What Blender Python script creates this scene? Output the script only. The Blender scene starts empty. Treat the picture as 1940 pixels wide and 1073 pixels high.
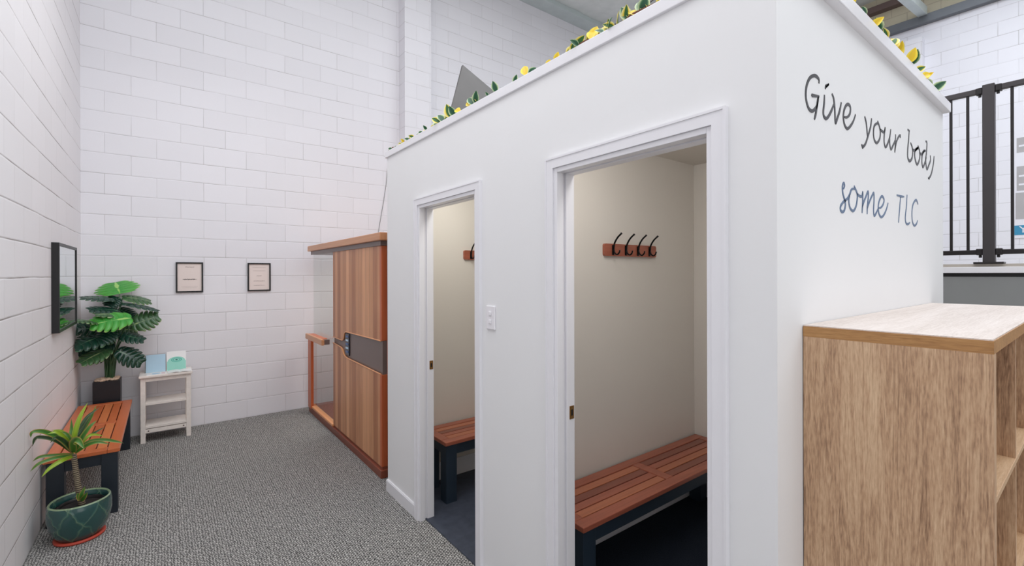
import bpy, bmesh, math, random
from mathutils import Vector, Matrix, noise
C = bpy.context.scene
COL = C.collection
PI = math.pi
random.seed(7)
# ------------------------------------------------------------------ camera
FPX, YAW, CZ, HY, ROLL = 864.618, 0.651751, 1.61539, 518.98, -0.002759
cam = bpy.data.cameras.new('camera')
cam.sensor_fit = 'HORIZONTAL'; cam.sensor_width = 36.0
cam.lens = 36.0 * FPX / 1940.0
cam.shift_y = -(536.5 - HY) / 1940.0
cam.clip_start = 0.02
co = bpy.data.objects.new('camera', cam); COL.objects.link(co)
co.matrix_world = (Matrix.Translation((0, 0, CZ)) @ Matrix.Rotation(-YAW, 4, 'Z')
                   @ Matrix.Rotation(PI / 2, 4, 'X') @ Matrix.Rotation(ROLL, 4, 'Z'))
C.camera = co
# ------------------------------------------------------------------ world, light, exposure
C.view_settings.view_transform = 'Standard'
C.view_settings.look = 'None'
C.view_settings.gamma = 1.0
C.view_settings.use_curve_mapping = False
C.view_settings.exposure = 0.38
w = bpy.data.worlds.new('world'); C.world = w; w.use_nodes = True
bgn = w.node_tree.nodes['Background']
bgn.inputs[0].default_value = (0.93, 0.95, 1.0, 1); bgn.inputs[1].default_value = 0.4


def area(name, loc, size, power, color=(1, 1, 1), rot=(0, 0, 0)):
    l = bpy.data.lights.new(name, 'AREA'); l.shape = 'RECTANGLE'
    l.size, l.size_y = size; l.energy = power; l.color = color
    o = bpy.data.objects.new(name, l); COL.objects.link(o)
    o.location = loc; o.rotation_euler = rot
    return o


# broad fill panels added under the roof for even light, no real skylight
area('roof_fill', (2.2, -0.3, 6.03), (5.4, 8.6), 205, (0.95, 0.97, 1.0))
area('roof_fill', (6.6, -0.9, 6.03), (3.4, 5.8), 150, (0.90, 0.94, 1.0))
# extra fill added above the walkway to lift the lower walls, not a fitting
area('walkway_fill', (0.35, 2.4, 3.9), (1.0, 4.6), 15, (1.0, 1.0, 1.0))
# invented source behind the camera, sends low light into the booth doorways
area('rear_fill', (1.0, -4.9, 1.9), (3.2, 3.6), 26, (1.0, 0.985, 0.96), (PI / 2, 0, 0))
# unseen fill added in each changing room to brighten its walls
area('changing_room_fill', (1.62, 1.15, 2.36), (0.3, 0.8), 5.6, (1.0, 0.975, 0.95), (0, -0.5, 0))
area('changing_room_fill', (1.62, 2.5, 2.36), (0.3, 0.8), 6.5, (1.0, 0.99, 0.95), (0, -0.5, 0))
area('sauna_fill', (1.95, 5.05, 1.80), (0.7, 0.9), 8, (1.0, 0.98, 0.94))  # fill added inside the cabin to brighten the view through the glass


# ------------------------------------------------------------------ pixel -> point on a plane of known distance
def ray(x, y):
    u = x - 970; v = y - HY; c, s = math.cos(ROLL), math.sin(ROLL)
    a = c * u + s * v; b = -s * u + c * v
    r = a / FPX; h = -b / FPX
    return Vector((r * math.cos(YAW) + math.sin(YAW), -r * math.sin(YAW) + math.cos(YAW), h))


def on_y(x, y, Y):
    d = ray(x, y); t = Y / d.y
    return Vector((d.x * t, Y, CZ + d.z * t))


def on_x(x, y, X):
    d = ray(x, y); t = X / d.x
    return Vector((X, d.y * t, CZ + d.z * t))


# ------------------------------------------------------------------ materials
def lin(c):
    return tuple(((v / 255) / 12.92 if v / 255 <= 0.04045 else ((v / 255 + 0.055) / 1.055) ** 2.4) for v in c)


class NT:
    def __init__(s, name):
        s.m = bpy.data.materials.new(name); s.m.use_nodes = True
        s.t = s.m.node_tree; s.b = s.t.nodes['Principled BSDF']

    def n(s, typ, **kw):
        nd = s.t.nodes.new(typ)
        for k, v in kw.items():
            if k.startswith('i_'):
                key = k[2:]
                key = int(key) if key.isdigit() else key.replace('_', ' ')
                nd.inputs[key].default_value = v
            else:
                setattr(nd, k, v)
        return nd

    def l(s, a, b):
        s.t.links.new(a, b)

    def math(s, op, a, b=None, c=None):
        nd = s.t.nodes.new('ShaderNodeMath'); nd.operation = op
        for i, v in enumerate((a, b, c)):
            if v is None: continue
            if isinstance(v, (int, float)): nd.inputs[i].default_value = v
            else: s.l(v, nd.inputs[i])
        return nd.outputs[0]

    def ramp(s, fac, stops):
        nd = s.t.nodes.new('ShaderNodeValToRGB')
        e = nd.color_ramp.elements
        while len(e) < len(stops): e.new(0.5)
        for q, (p, c) in zip(e, stops):
            q.position = p; q.color = (*c, 1)
        s.l(fac, nd.inputs[0]); return nd.outputs[0]

    def mix(s, fac, a, b, blend='MIX'):
        nd = s.t.nodes.new('ShaderNodeMix'); nd.data_type = 'RGBA'; nd.blend_type = blend
        for i, v in ((0, fac), (6, a), (7, b)):
            if isinstance(v, (int, float)): nd.inputs[i].default_value = v
            elif isinstance(v, tuple): nd.inputs[i].default_value = (*v, 1)
            else: s.l(v, nd.inputs[i])
        return nd.outputs[2]

    def bump(s, h, strength=0.3, dist=0.01):
        nd = s.t.nodes.new('ShaderNodeBump'); nd.inputs['Strength'].default_value = strength
        nd.inputs['Distance'].default_value = dist
        s.l(h, nd.inputs['Height']); s.l(nd.outputs[0], s.b.inputs['Normal'])

    def coord(s, scale=(1, 1, 1), loc=(0, 0, 0), which='Object'):
        tc = s.t.nodes.new('ShaderNodeTexCoord'); mp = s.t.nodes.new('ShaderNodeMapping')
        mp.inputs['Scale'].default_value = scale; mp.inputs['Location'].default_value = loc
        s.l(tc.outputs[which], mp.inputs[0]); return mp.outputs[0]


def plain(name, rgb, rough=0.5, metal=0.0, var=0.04, spec=0.5, nscale=6, bump=0.0):
    k = NT(name); c = lin(rgb)
    nz = k.n('ShaderNodeTexNoise', i_Scale=nscale, i_Detail=4.0); k.l(k.coord(), nz.inputs[0])
    k.l(k.ramp(nz.outputs[0], [(0.3, tuple(v * (1 - var) for v in c)), (0.7, tuple(min(1, v * (1 + var)) for v in c))]),
        k.b.inputs['Base Color'])
    k.b.inputs['Roughness'].default_value = rough; k.b.inputs['Metallic'].default_value = metal
    k.b.inputs['Specular IOR Level'].default_value = spec
    if bump: k.bump(nz.outputs[0], bump, 0.002)
    return k.m


def block_wall(name, axis, rgb, shift, row_dark, joint_dark, line=0.0035):
    """painted blockwork 400 x 200: axis 'X' or 'Y' runs along the wall"""
    k = NT(name); tc = k.t.nodes.new('ShaderNodeTexCoord'); sp = k.t.nodes.new('ShaderNodeSeparateXYZ')
    k.l(tc.outputs['Object'], sp.inputs[0])
    u = k.math('ADD', sp.outputs[axis], shift + 40.0); z = k.math('ADD', sp.outputs['Z'], 0.0)
    nz = k.n('ShaderNodeTexNoise', i_Scale=1.7, i_Detail=3.0); k.l(tc.outputs['Object'], nz.inputs[0])
    wob = k.math('MULTIPLY', k.math('SUBTRACT', nz.outputs[0], 0.5), 0.012)
    z2 = k.math('ADD', z, wob)
    row = k.math('FLOOR', k.math('DIVIDE', z2, 0.2))
    odd = k.math('MODULO', row, 2.0)
    u2 = k.math('ADD', u, k.math('MULTIPLY', odd, 0.2))
    fz = k.math('PINGPONG', z2, 0.1)         # 0 at joints
    fu = k.math('PINGPONG', u2, 0.2)
    sm = lambda v, d: k.math('SUBTRACT', 1.0, k.math('MINIMUM', k.math('DIVIDE', v, d), 1.0))
    rz, ru = sm(fz, line), sm(fu, line)
    n2 = k.n('ShaderNodeTexNoise', i_Scale=2.3, i_Detail=2.0); k.l(tc.outputs['Object'], n2.inputs[0])
    fade = k.math('MINIMUM', k.math('MAXIMUM', k.math('MULTIPLY', k.math('SUBTRACT', n2.outputs[0], 0.33), 3.5), 0.25), 1.0)
    col = lin(rgb)
    cell = k.t.nodes.new('ShaderNodeTexWhiteNoise'); cell.noise_dimensions = '2D'
    cb = k.t.nodes.new('ShaderNodeCombineXYZ')
    k.l(k.math('FLOOR', k.math('DIVIDE', u2, 0.4)), cb.inputs[0]); k.l(row, cb.inputs[1]); k.l(cb.outputs[0], cell.inputs[0])
    base = k.ramp(cell.outputs[0], [(0, tuple(v * 0.965 for v in col)), (1, tuple(v * 1.0 for v in col))])
    line_c = lin((118, 106, 100))
    m1 = k.mix(k.math('MULTIPLY', k.math('MULTIPLY', ru, fade), joint_dark), base, line_c)
    m2 = k.mix(k.math('MULTIPLY', k.math('MULTIPLY', rz, fade), row_dark), m1, line_c)
    k.l(m2, k.b.inputs['Base Color'])
    k.b.inputs['Roughness'].default_value = 0.55
    fine = k.n('ShaderNodeTexNoise', i_Scale=60.0, i_Detail=3.0); k.l(tc.outputs['Object'], fine.inputs[0])
    h = k.math('SUBTRACT', k.math('MULTIPLY', fine.outputs[0], 0.12),
               k.math('MAXIMUM', sm(fz, 0.008), sm(fu, 0.006)))
    k.bump(h, 0.45, 0.004)
    return k.m


def wood(name, dark, light, axis='Z', board=0.0, baxis='Y', rough=0.4, grain=26.0, contrast=0.5, coat=0.0):
    """grain along axis; optional board-by-board tone along baxis"""
    k = NT(name); sc = [grain] * 3; sc['XYZ'.index(axis)] = grain * 0.06
    v = k.coord(tuple(sc))
    nz = k.n('ShaderNodeTexNoise', i_Scale=1.0, i_Detail=6.0, i_Roughness=0.65, i_Distortion=1.2); k.l(v, nz.inputs[0])
    sc2 = [5.0] * 3; sc2['XYZ'.index(axis)] = 0.7
    n2 = k.n('ShaderNodeTexNoise', i_Scale=1.0, i_Detail=2.0, i_Distortion=0.6); k.l(k.coord(tuple(sc2)), n2.inputs[0])
    f = k.math('ADD', k.math('MULTIPLY', nz.outputs[0], 0.6), k.math('MULTIPLY', n2.outputs[0], 0.4))
    if board:
        tc = k.t.nodes.new('ShaderNodeTexCoord'); sp = k.t.nodes.new('ShaderNodeSeparateXYZ')
        k.l(tc.outputs['Object'], sp.inputs[0])
        bi = k.math('FLOOR', k.math('DIVIDE', k.math('ADD', sp.outputs[baxis], 50.0), board))
        wn = k.t.nodes.new('ShaderNodeTexWhiteNoise'); wn.noise_dimensions = '1D'; k.l(bi, wn.inputs['W'])
        f = k.math('ADD', k.math('MULTIPLY', f, 0.55), k.math('MULTIPLY', wn.outputs[0], 0.42))
        ed = k.math('PINGPONG', k.math('ADD', sp.outputs[baxis], 50.0), board / 2)
        gap = k.math('SUBTRACT', 1.0, k.math('MINIMUM', k.math('DIVIDE', ed, 0.004), 1.0))
    c = k.ramp(f, [(0.5 - contrast / 2, lin(dark)), (0.5 + contrast / 2, lin(light))])
    if board:
        c = k.mix(k.math('MULTIPLY', gap, 0.55), c, tuple(q * 0.35 for q in lin(dark)))
        h = k.math('SUBTRACT', k.math('MULTIPLY', nz.outputs[0], 0.15), gap)
    else:
        h = nz.outputs[0]
    k.l(c, k.b.inputs['Base Color']); k.bump(h, 0.15, 0.003)
    k.b.inputs['Roughness'].default_value = rough
    k.b.inputs['Coat Weight'].default_value = coat
    return k.m


def leaf_mat(name, mid, edge, rough=0.35, mode='monstera', extra=None):
    k = NT(name); uv = k.t.nodes.new('ShaderNodeUVMap'); uv.uv_map = 'uv'
    sp = k.t.nodes.new('ShaderNodeSeparateXYZ'); k.l(uv.outputs[0], sp.inputs[0])
    a = k.math('ABSOLUTE', sp.outputs[0])
    nz = k.n('ShaderNodeTexNoise', i_Scale=9.0, i_Detail=3.0); k.l(k.coord(), nz.inputs[0])
    f = k.math('ADD', a, k.math('MULTIPLY', k.math('SUBTRACT', nz.outputs[0], 0.5), 0.7 if mode == 'ivy' else 0.5))
    if mode == 'monstera':
        c = k.ramp(f, [(0.0, lin(edge)), (0.05, lin(mid)), (0.9, lin(extra or mid)), (1.0, lin(edge))])
        vein = k.math('SUBTRACT', 1.0, k.math('MINIMUM', k.math('DIVIDE', k.math('PINGPONG', sp.outputs[1], 0.5), 0.06), 1.0))
        c = k.mix(k.math('MULTIPLY', vein, 0.35), c, lin(edge))
    elif mode == 'strap':
        c = k.ramp(f, [(0.0, lin(mid)), (0.45, lin(mid)), (0.75, lin(edge)), (1.0, lin(extra or edge))])
    else:
        c = k.ramp(f, [(0.0, lin(mid)), (0.42, lin(mid)), (0.6, lin(edge)), (1.0, lin(extra or edge))])
    k.l(c, k.b.inputs['Base Color']); k.b.inputs['Roughness'].default_value = rough
    return k.m


# painted surfaces
M = {}
M['block_back'] = block_wall('painted blockwork', 'X', (240, 239, 244), 0.4566, 0.62, 0.42, 0.0035)
M['block_left'] = block_wall('painted blockwork side', 'Y', (241, 239, 241), 0.09, 1.0, 0.16, 0.0050)
M['block_right'] = block_wall('painted blockwork right', 'Y', (236, 236, 243), 0.03, 0.5, 0.45, 0.006)
M['cream'] = block_wall('cream blockwork', 'Y', (196, 188, 165), 0.03, 0.5, 0.45, 0.008)
M['plaster'] = plain('white plasterboard', (240, 240, 241), 0.6, var=0.006, spec=0.3, nscale=2)
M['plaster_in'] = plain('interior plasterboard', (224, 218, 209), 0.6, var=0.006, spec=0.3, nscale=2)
M['gloss'] = plain('white gloss trim', (240, 239, 243), 0.3, var=0.004)
M['ceiling'] = None


def ceiling_mat():
    k = NT('roof insulation blanket'); v = k.coord((1, 1, 1))
    nz = k.n('ShaderNodeTexNoise', i_Scale=3.0, i_Detail=5.0); k.l(v, nz.inputs[0])
    k.l(k.ramp(nz.outputs[0], [(0.3, lin((214, 220, 218))), (0.7, lin((236, 240, 238)))]), k.b.inputs['Base Color'])
    k.b.inputs['Roughness'].default_value = 0.45; k.b.inputs['Metallic'].default_value = 0.0
    k.bump(nz.outputs[0], 0.4, 0.02); return k.m


M['ceiling'] = ceiling_mat()


def carpet_mat():
    k = NT('loop pile carpet'); tc = k.t.nodes.new('ShaderNodeTexCoord'); sp = k.t.nodes.new('ShaderNodeSeparateXYZ')
    wn = k.n('ShaderNodeTexNoise', i_Scale=42.0, i_Detail=2.0); k.l(tc.outputs['Object'], wn.inputs[0])
    off = k.math('MULTIPLY', k.math('SUBTRACT', wn.outputs[0], 0.5), 0.030)
    k.l(tc.outputs['Object'], sp.inputs[0])
    ux = k.math('ADD', sp.outputs['X'], off); uy = k.math('ADD', sp.outputs['Y'], off)
    rx = k.math('ABSOLUTE', k.math('SINE', k.math('MULTIPLY', ux, PI / 0.0145)))
    row = k.math('MODULO', k.math('FLOOR', k.math('DIVIDE', k.math('ADD', ux, 20.0), 0.0145)), 2.0)
    ry = k.math('ABSOLUTE', k.math('SINE', k.math('MULTIPLY', k.math('ADD', uy, k.math('MULTIPLY', row, 0.0095)), PI / 0.019)))
    h = k.math('MULTIPLY', k.math('POWER', rx, 0.45), k.math('POWER', ry, 0.7))
    nz = k.n('ShaderNodeTexNoise', i_Scale=90.0, i_Detail=3.0); k.l(tc.outputs['Object'], nz.inputs[0])
    f = k.math('ADD', k.math('MULTIPLY', h, 0.60), k.math('MULTIPLY', nz.outputs[0], 0.5))
    k.l(k.ramp(f, [(0.22, lin((38, 38, 40))), (0.55, lin((122, 121, 119))), (0.92, lin((222, 220, 216)))]), k.b.inputs['Base Color'])
    k.b.inputs['Roughness'].default_value = 0.95; k.b.inputs['Specular IOR Level'].default_value = 0.1
    k.bump(f, 0.8, 0.006); return k.m


M['carpet'] = carpet_mat()
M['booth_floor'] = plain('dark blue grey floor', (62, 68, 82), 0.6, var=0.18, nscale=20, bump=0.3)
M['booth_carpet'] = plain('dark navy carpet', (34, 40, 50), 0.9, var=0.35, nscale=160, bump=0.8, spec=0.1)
M['navy'] = plain('navy painted timber', (36, 50, 64), 0.45, var=0.08)
M['navy_dark'] = plain('dark navy painted timber', (30, 38, 48), 0.45, var=0.08)
M['merbau'] = wood('oiled merbau slats', (128, 66, 50), (192, 112, 86), 'X', 0, rough=0.35, contrast=0.6, coat=0.15)
M['merbau_b'] = wood('oiled merbau pale slat', (150, 84, 58), (206, 128, 92), 'X', 0, rough=0.35, contrast=0.6, coat=0.15)
M['merbau_c'] = wood('oiled merbau dark slat', (104, 54, 42), (160, 92, 72), 'X', 0, rough=0.35, contrast=0.6, coat=0.15)
M['orange_b'] = wood('orange stained pale slat', (196, 104, 56), (228, 140, 84), 'Y', 0, rough=0.35, contrast=0.6, coat=0.15)
M['orange_wood'] = wood('orange stained slats', (176, 84, 42), (216, 118, 66), 'Y', 0, rough=0.35, contrast=0.6, coat=0.15)
M['cedar'] = wood('cedar boards', (158, 94, 60), (246, 186, 138), 'Z', 0.088, 'Y', 0.4, contrast=0.62, grain=40)
M['cedar_edge'] = wood('red cedar edge', (170, 80, 46), (214, 114, 68), 'Z', 0, rough=0.35)
M['cedar_cap'] = wood('cedar cornice', (190, 128, 88), (222, 164, 120), 'Y', 0, rough=0.35)
M['cedar_plinth'] = wood('dark cedar plinth', (112, 56, 40), (146, 78, 56), 'Y', 0, rough=0.35)
M['cedar_line'] = wood('pale cedar edge', (226, 150, 96), (244, 182, 130), 'Y', 0, rough=0.3)
M['taupe'] = plain('taupe panel', (116, 99, 94), 0.35, var=0.03)
M['oak'] = None


def oak_mat(name, axis, dark, mid, light):
    k = NT(name); i = 'XYZ'.index(axis)
    s1 = [1.0] * 3; s1[i] = 0.2
    warp = k.n('ShaderNodeTexNoise', i_Scale=3.0, i_Detail=2.0); k.l(k.coord(tuple(s1)), warp.inputs[0])
    s2 = [95.0] * 3; s2[i] = 5.0
    vadd = k.t.nodes.new('ShaderNodeVectorMath'); vadd.operation = 'MULTIPLY_ADD'
    k.l(warp.outputs[1], vadd.inputs[0]); vadd.inputs[1].default_value = (6, 6, 6); k.l(k.coord(tuple(s2)), vadd.inputs[2])
    g = k.n('ShaderNodeTexNoise', i_Scale=1.0, i_Detail=6.0, i_Roughness=0.7, i_Distortion=1.6); k.l(vadd.outputs[0], g.inputs[0])
    s3 = [9.0] * 3; s3[i] = 0.9
    b = k.n('ShaderNodeTexNoise', i_Scale=1.0, i_Detail=3.0, i_Distortion=1.5); k.l(k.coord(tuple(s3)), b.inputs[0])
    s4 = [260.0] * 3; s4[i] = 40.0
    cr = k.n('ShaderNodeTexNoise', i_Scale=1.0, i_Detail=2.0); k.l(k.coord(tuple(s4)), cr.inputs[0])
    f = k.math('ADD', k.math('ADD', k.math('MULTIPLY', g.outputs[0], 0.50), k.math('MULTIPLY', b.outputs[0], 0.28)),
               k.math('MULTIPLY', cr.outputs[0], 0.22))
    k.l(k.ramp(f, [(0.36, lin(dark)), (0.5, lin(mid)), (0.64, lin(light))]), k.b.inputs['Base Color'])
    k.bump(f, 0.25, 0.002); k.b.inputs['Roughness'].default_value = 0.45; return k.m


M['oak'] = oak_mat('sawn oak laminate', 'Z', (128, 94, 70), (196, 158, 124), (226, 194, 158))
M['oak_edge'] = oak_mat('oak edge band', 'X', (150, 112, 74), (176, 136, 92), (194, 154, 108))
M['oak_edge_y'] = oak_mat('oak edge band side', 'Y', (150, 104, 60), (182, 134, 82), (200, 154, 100))
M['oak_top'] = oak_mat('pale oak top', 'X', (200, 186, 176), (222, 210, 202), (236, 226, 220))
M['oak_dark'] = oak_mat('shaded oak divider', 'Z', (108, 70, 54), (146, 98, 74), (170, 120, 92))
M['oak_shelf'] = oak_mat('oak shelf', 'X', (190, 150, 112), (212, 176, 138), (228, 196, 160))
M['black'] = plain('black frame', (20, 19, 22), 0.4)
M['black_metal'] = plain('black metal', (18, 18, 20), 0.35, 0.6)
M['rail'] = plain('charcoal powder coat', (66, 62, 64), 0.4, 0.2)
M['rail_bar'] = plain('dark powder coat', (34, 30, 32), 0.4, 0.2)
M['brass'] = plain('aged brass', (160, 120, 70), 0.3, 0.9)
M['steel'] = plain('grey steel', (112, 116, 122), 0.5, 0.4)
M['steel_light'] = plain('galvanised steel', (206, 216, 216), 0.5, 0.3)
M['brown_steel'] = plain('brown primer steel', (104, 86, 82), 0.6)
M['grey_panel'] = plain('grey wall panel', (140, 142, 142), 0.5, var=0.02)
M['grey_board'] = plain('grey metal board', (112, 110, 109), 0.35, 0.5, var=0.12, nscale=3)
M['taupe_strip'] = plain('taupe edge strip', (176, 168, 158), 0.5)
M['white_plastic'] = plain('white plastic', (244, 242, 246), 0.25, var=0.003)
M['cream_paint'] = plain('whitewashed timber', (240, 232, 225), 0.45, var=0.05, nscale=30)
M['cream_edge'] = plain('whitewashed timber side', (224, 190, 178), 0.45, var=0.05, nscale=30)
M['paper'] = plain('certificate paper', (238, 224, 218), 0.6, var=0.01)
M['ink'] = plain('dark ink', (70, 58, 54), 0.6)
M['ink_soft'] = plain('soft grey ink', (176, 160, 156), 0.6)
M['blue_card'] = plain('pale blue card', (176, 208, 228), 0.4, var=0.03)
M['white_card'] = plain('white card', (240, 240, 240), 0.4, var=0.01)
M['mint'] = plain('mint print', (150, 216, 200), 0.4)
M['teal'] = plain('teal print', (70, 176, 158), 0.4)
M['pink'] = plain('pink print', (232, 206, 206), 0.4)
M['deep_teal'] = plain('deep teal print', (28, 120, 108), 0.4)
M['letter_black'] = plain('black vinyl', (34, 33, 35), 0.35)
M['letter_blue'] = plain('slate blue vinyl', (84, 108, 140), 0.35)
M['poster'] = plain('white poster', (232, 232, 240), 0.4, var=0.005)
M['poster_grey'] = plain('grey print', (176, 174, 176), 0.5)
M['poster_blue'] = plain('blue print', (52, 140, 180), 0.4)
M['control'] = plain('control panel black', (16, 24, 40), 0.2)
M['led'] = plain('pale button', (190, 220, 240), 0.3)
M['led_blue'] = plain('blue button', (40, 90, 150), 0.3)
M['soil'] = plain('dark potting soil', (34, 28, 28), 0.95, var=0.5, nscale=60, bump=1.0)
M['saucer'] = plain('terracotta red', (196, 74, 56), 0.5)
M['planter'] = plain('black planter', (16, 22, 30), 0.4)
M['pebble'] = plain('pink pebble', (238, 206, 180), 0.6, var=0.2, nscale=40)
M['stalk'] = plain('green stalk', (58, 96, 62), 0.4, var=0.25, nscale=14)
M['twig'] = plain('brown twig', (104, 62, 44), 0.7)
M['mon_dark'] = leaf_mat('dark monstera leaf', (20, 58, 46), (84, 118, 88), 0.25, 'monstera', (26, 62, 48))
M['mon_mid'] = leaf_mat('mid monstera leaf', (52, 88, 56), (150, 170, 120), 0.3, 'monstera', (66, 104, 60))
M['mon_bright'] = leaf_mat('bright monstera leaf', (52, 148, 52), (160, 205, 110), 0.35, 'monstera', (84, 172, 66))
M['drac_a'] = leaf_mat('green strap leaf', (66, 118, 44), (120, 146, 58), 0.35, 'strap', (190, 120, 84))
M['drac_b'] = leaf_mat('yellow strap leaf', (150, 178, 44), (122, 160, 50), 0.3, 'strap', (190, 200, 90))
M['drac_c'] = leaf_mat('dark strap leaf', (34, 64, 30), (66, 98, 44), 0.35, 'strap', (140, 120, 70))
M['ivy_a'] = leaf_mat('variegated leaf', (38, 98, 40), (236, 210, 48), 0.4, 'ivy', (244, 236, 180))
M['ivy_b'] = leaf_mat('yellow leaf', (232, 196, 40), (246, 216, 50), 0.4, 'ivy', (246, 224, 90))
M['ivy_c'] = leaf_mat('dark leaf', (18, 76, 48), (40, 104, 60), 0.4, 'ivy', (214, 226, 180))


def glass_mat():
    k = NT('clear glass'); k.b.inputs['Base Color'].default_value = (0.93, 0.97, 0.95, 1)
    k.b.inputs['Transmission Weight'].default_value = 1.0; k.b.inputs['Roughness'].default_value = 0.0
    k.b.inputs['IOR'].default_value = 1.45
    return k.m


def thin_glass():
    m = bpy.data.materials.new('sheet glass'); m.use_nodes = True; t = m.node_tree
    t.nodes.clear(); o = t.nodes.new('ShaderNodeOutputMaterial'); mx = t.nodes.new('ShaderNodeMixShader')
    tr = t.nodes.new('ShaderNodeBsdfTransparent'); tr.inputs[0].default_value = (0.975, 0.985, 0.98, 1)
    gl = t.nodes.new('ShaderNodeBsdfGlossy'); gl.inputs['Roughness'].default_value = 0.01
    fr = t.nodes.new('ShaderNodeFresnel'); fr.inputs[0].default_value = 1.22
    gm = t.nodes.new('ShaderNodeNewGeometry'); sb = t.nodes.new('ShaderNodeMath'); sb.operation = 'SUBTRACT'; sb.inputs[0].default_value = 1.0
    mu = t.nodes.new('ShaderNodeMath'); mu.operation = 'MULTIPLY'
    t.links.new(fr.outputs[0], mu.inputs[0]); t.links.new(gm.outputs['Backfacing'], sb.inputs[1]); t.links.new(sb.outputs[0], mu.inputs[1]); t.links.new(mu.outputs[0], mx.inputs[0]); t.links.new(tr.outputs[0], mx.inputs[1]); t.links.new(gl.outputs[0], mx.inputs[2])
    t.links.new(mx.outputs[0], o.inputs[0]); return m


M['glass'] = thin_glass()
mm = NT('mirror'); mm.b.inputs['Metallic'].default_value = 1.0; mm.b.inputs['Roughness'].default_value = 0.03
mm.b.inputs['Base Color'].default_value = (0.80, 0.85, 0.86, 1); M['mirror'] = mm.m


def pot_mat():
    k = NT('green glazed ceramic'); k.b.inputs['Roughness'].default_value = 0.18
    k.b.inputs['Coat Weight'].default_value = 0.5
    uv = k.t.nodes.new('ShaderNodeUVMap'); uv.uv_map = 'uv'; sp = k.t.nodes.new('ShaderNodeSeparateXYZ'); k.l(uv.outputs[0], sp.inputs[0])
    nz = k.n('ShaderNodeTexNoise', i_Scale=14.0, i_Detail=2.0); k.l(k.coord(), nz.inputs[0])
    wob = k.math('MULTIPLY', k.math('SUBTRACT', nz.outputs[0], 0.5), 0.5)
    a = k.math('PINGPONG', k.math('ADD', k.math('ADD', k.math('MULTIPLY', sp.outputs[0], 7.0), k.math('MULTIPLY', sp.outputs[1], 1.1)), wob), 0.5)
    b = k.math('PINGPONG', k.math('ADD', k.math('SUBTRACT', k.math('MULTIPLY', sp.outputs[0], 7.0), k.math('MULTIPLY', sp.outputs[1], 1.1)), wob), 0.5)
    ln = k.math('SUBTRACT', 1.0, k.math('MINIMUM', k.math('DIVIDE', k.math('MINIMUM', a, b), 0.09), 1.0))
    rim = k.math('GREATER_THAN', sp.outputs[1], 0.965)
    f = k.math('MAXIMUM', k.math('MULTIPLY', ln, k.math('ADD', 0.3, k.math('MULTIPLY', nz.outputs[0], 0.6))), k.math('MULTIPLY', rim, 0.9))
    c = k.ramp(f, [(0.0, lin((38, 78, 76))), (0.4, lin((56, 98, 86))), (1.0, lin((140, 160, 124)))])
    k.l(c, k.b.inputs['Base Color']); k.bump(ln, 0.5, 0.006); return k.m


M['pot'] = pot_mat()


def trunk_mat():
    k = NT('ringed trunk'); k.b.inputs['Roughness'].default_value = 0.8
    wv = k.n('ShaderNodeTexWave', i_Scale=26.0, i_Distortion=3.0, i_Detail=2.0); wv.bands_direction = 'Z'
    k.l(k.coord(), wv.inputs[0])
    k.l(k.ramp(wv.outputs[1], [(0.2, lin((70, 60, 50))), (0.8, lin((156, 142, 118)))]), k.b.inputs['Base Color'])
    k.bump(wv.outputs[1], 0.6, 0.004); return k.m


M['trunk'] = trunk_mat()


# ------------------------------------------------------------------ mesh helpers
def nb(): return bmesh.new()


def box(bm, x0, x1, y0, y1, z0, z1, bev=0.0):
    r = bmesh.ops.create_cube(bm, size=1.0)
    bmesh.ops.scale(bm, vec=(x1 - x0, y1 - y0, z1 - z0), verts=r['verts'])
    bmesh.ops.translate(bm, vec=((x0 + x1) / 2, (y0 + y1) / 2, (z0 + z1) / 2), verts=r['verts'])
    if bev:
        es = {e for v in r['verts'] for e in v.link_edges}
        bmesh.ops.bevel(bm, geom=list(es), offset=bev, segments=2, profile=0.5, affect='EDGES')
    return bm


def quadbox(bm, pts, thick):
    """polygon (3d points) extruded along thick vector"""
    a = [bm.verts.new(p) for p in pts]; b = [bm.verts.new(Vector(p) + Vector(thick)) for p in pts]
    bm.faces.new(a); bm.faces.new(b[::-1]); n = len(a)
    for i in range(n): bm.faces.new((a[i], b[i], b[(i + 1) % n], a[(i + 1) % n]))
    bmesh.ops.recalc_face_normals(bm, faces=bm.faces[:]); return bm


def tube(bm, pts, rad, seg=10, caps=True):
    pts = [Vector(p) for p in pts]
    if not isinstance(rad, (list, tuple)): rad = [rad] * len(pts)
    rings = []; up = Vector((0, 0, 1))
    for i, p in enumerate(pts):
        d = (pts[min(i + 1, len(pts) - 1)] - pts[max(i - 1, 0)]).normalized()
        a = d.cross(up) if abs(d.dot(up)) < 0.95 else d.cross(Vector((1, 0, 0)))
        if rings and a.dot(pa) < 0: a = -a
        a.normalize(); pa = a; b = d.cross(a)
        rings.append([bm.verts.new(p + (a * math.cos(2 * PI * k / seg) + b * math.sin(2 * PI * k / seg)) * rad[i]) for k in range(seg)])
    for r0, r1 in zip(rings, rings[1:]):
        for k in range(seg):
            f = bm.faces.new((r0[k], r0[(k + 1) % seg], r1[(k + 1) % seg], r1[k])); f.smooth = True
    if caps:
        bm.faces.new(rings[0][::-1]); bm.faces.new(rings[-1])
    bmesh.ops.recalc_face_normals(bm, faces=bm.faces[:]); return bm


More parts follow.
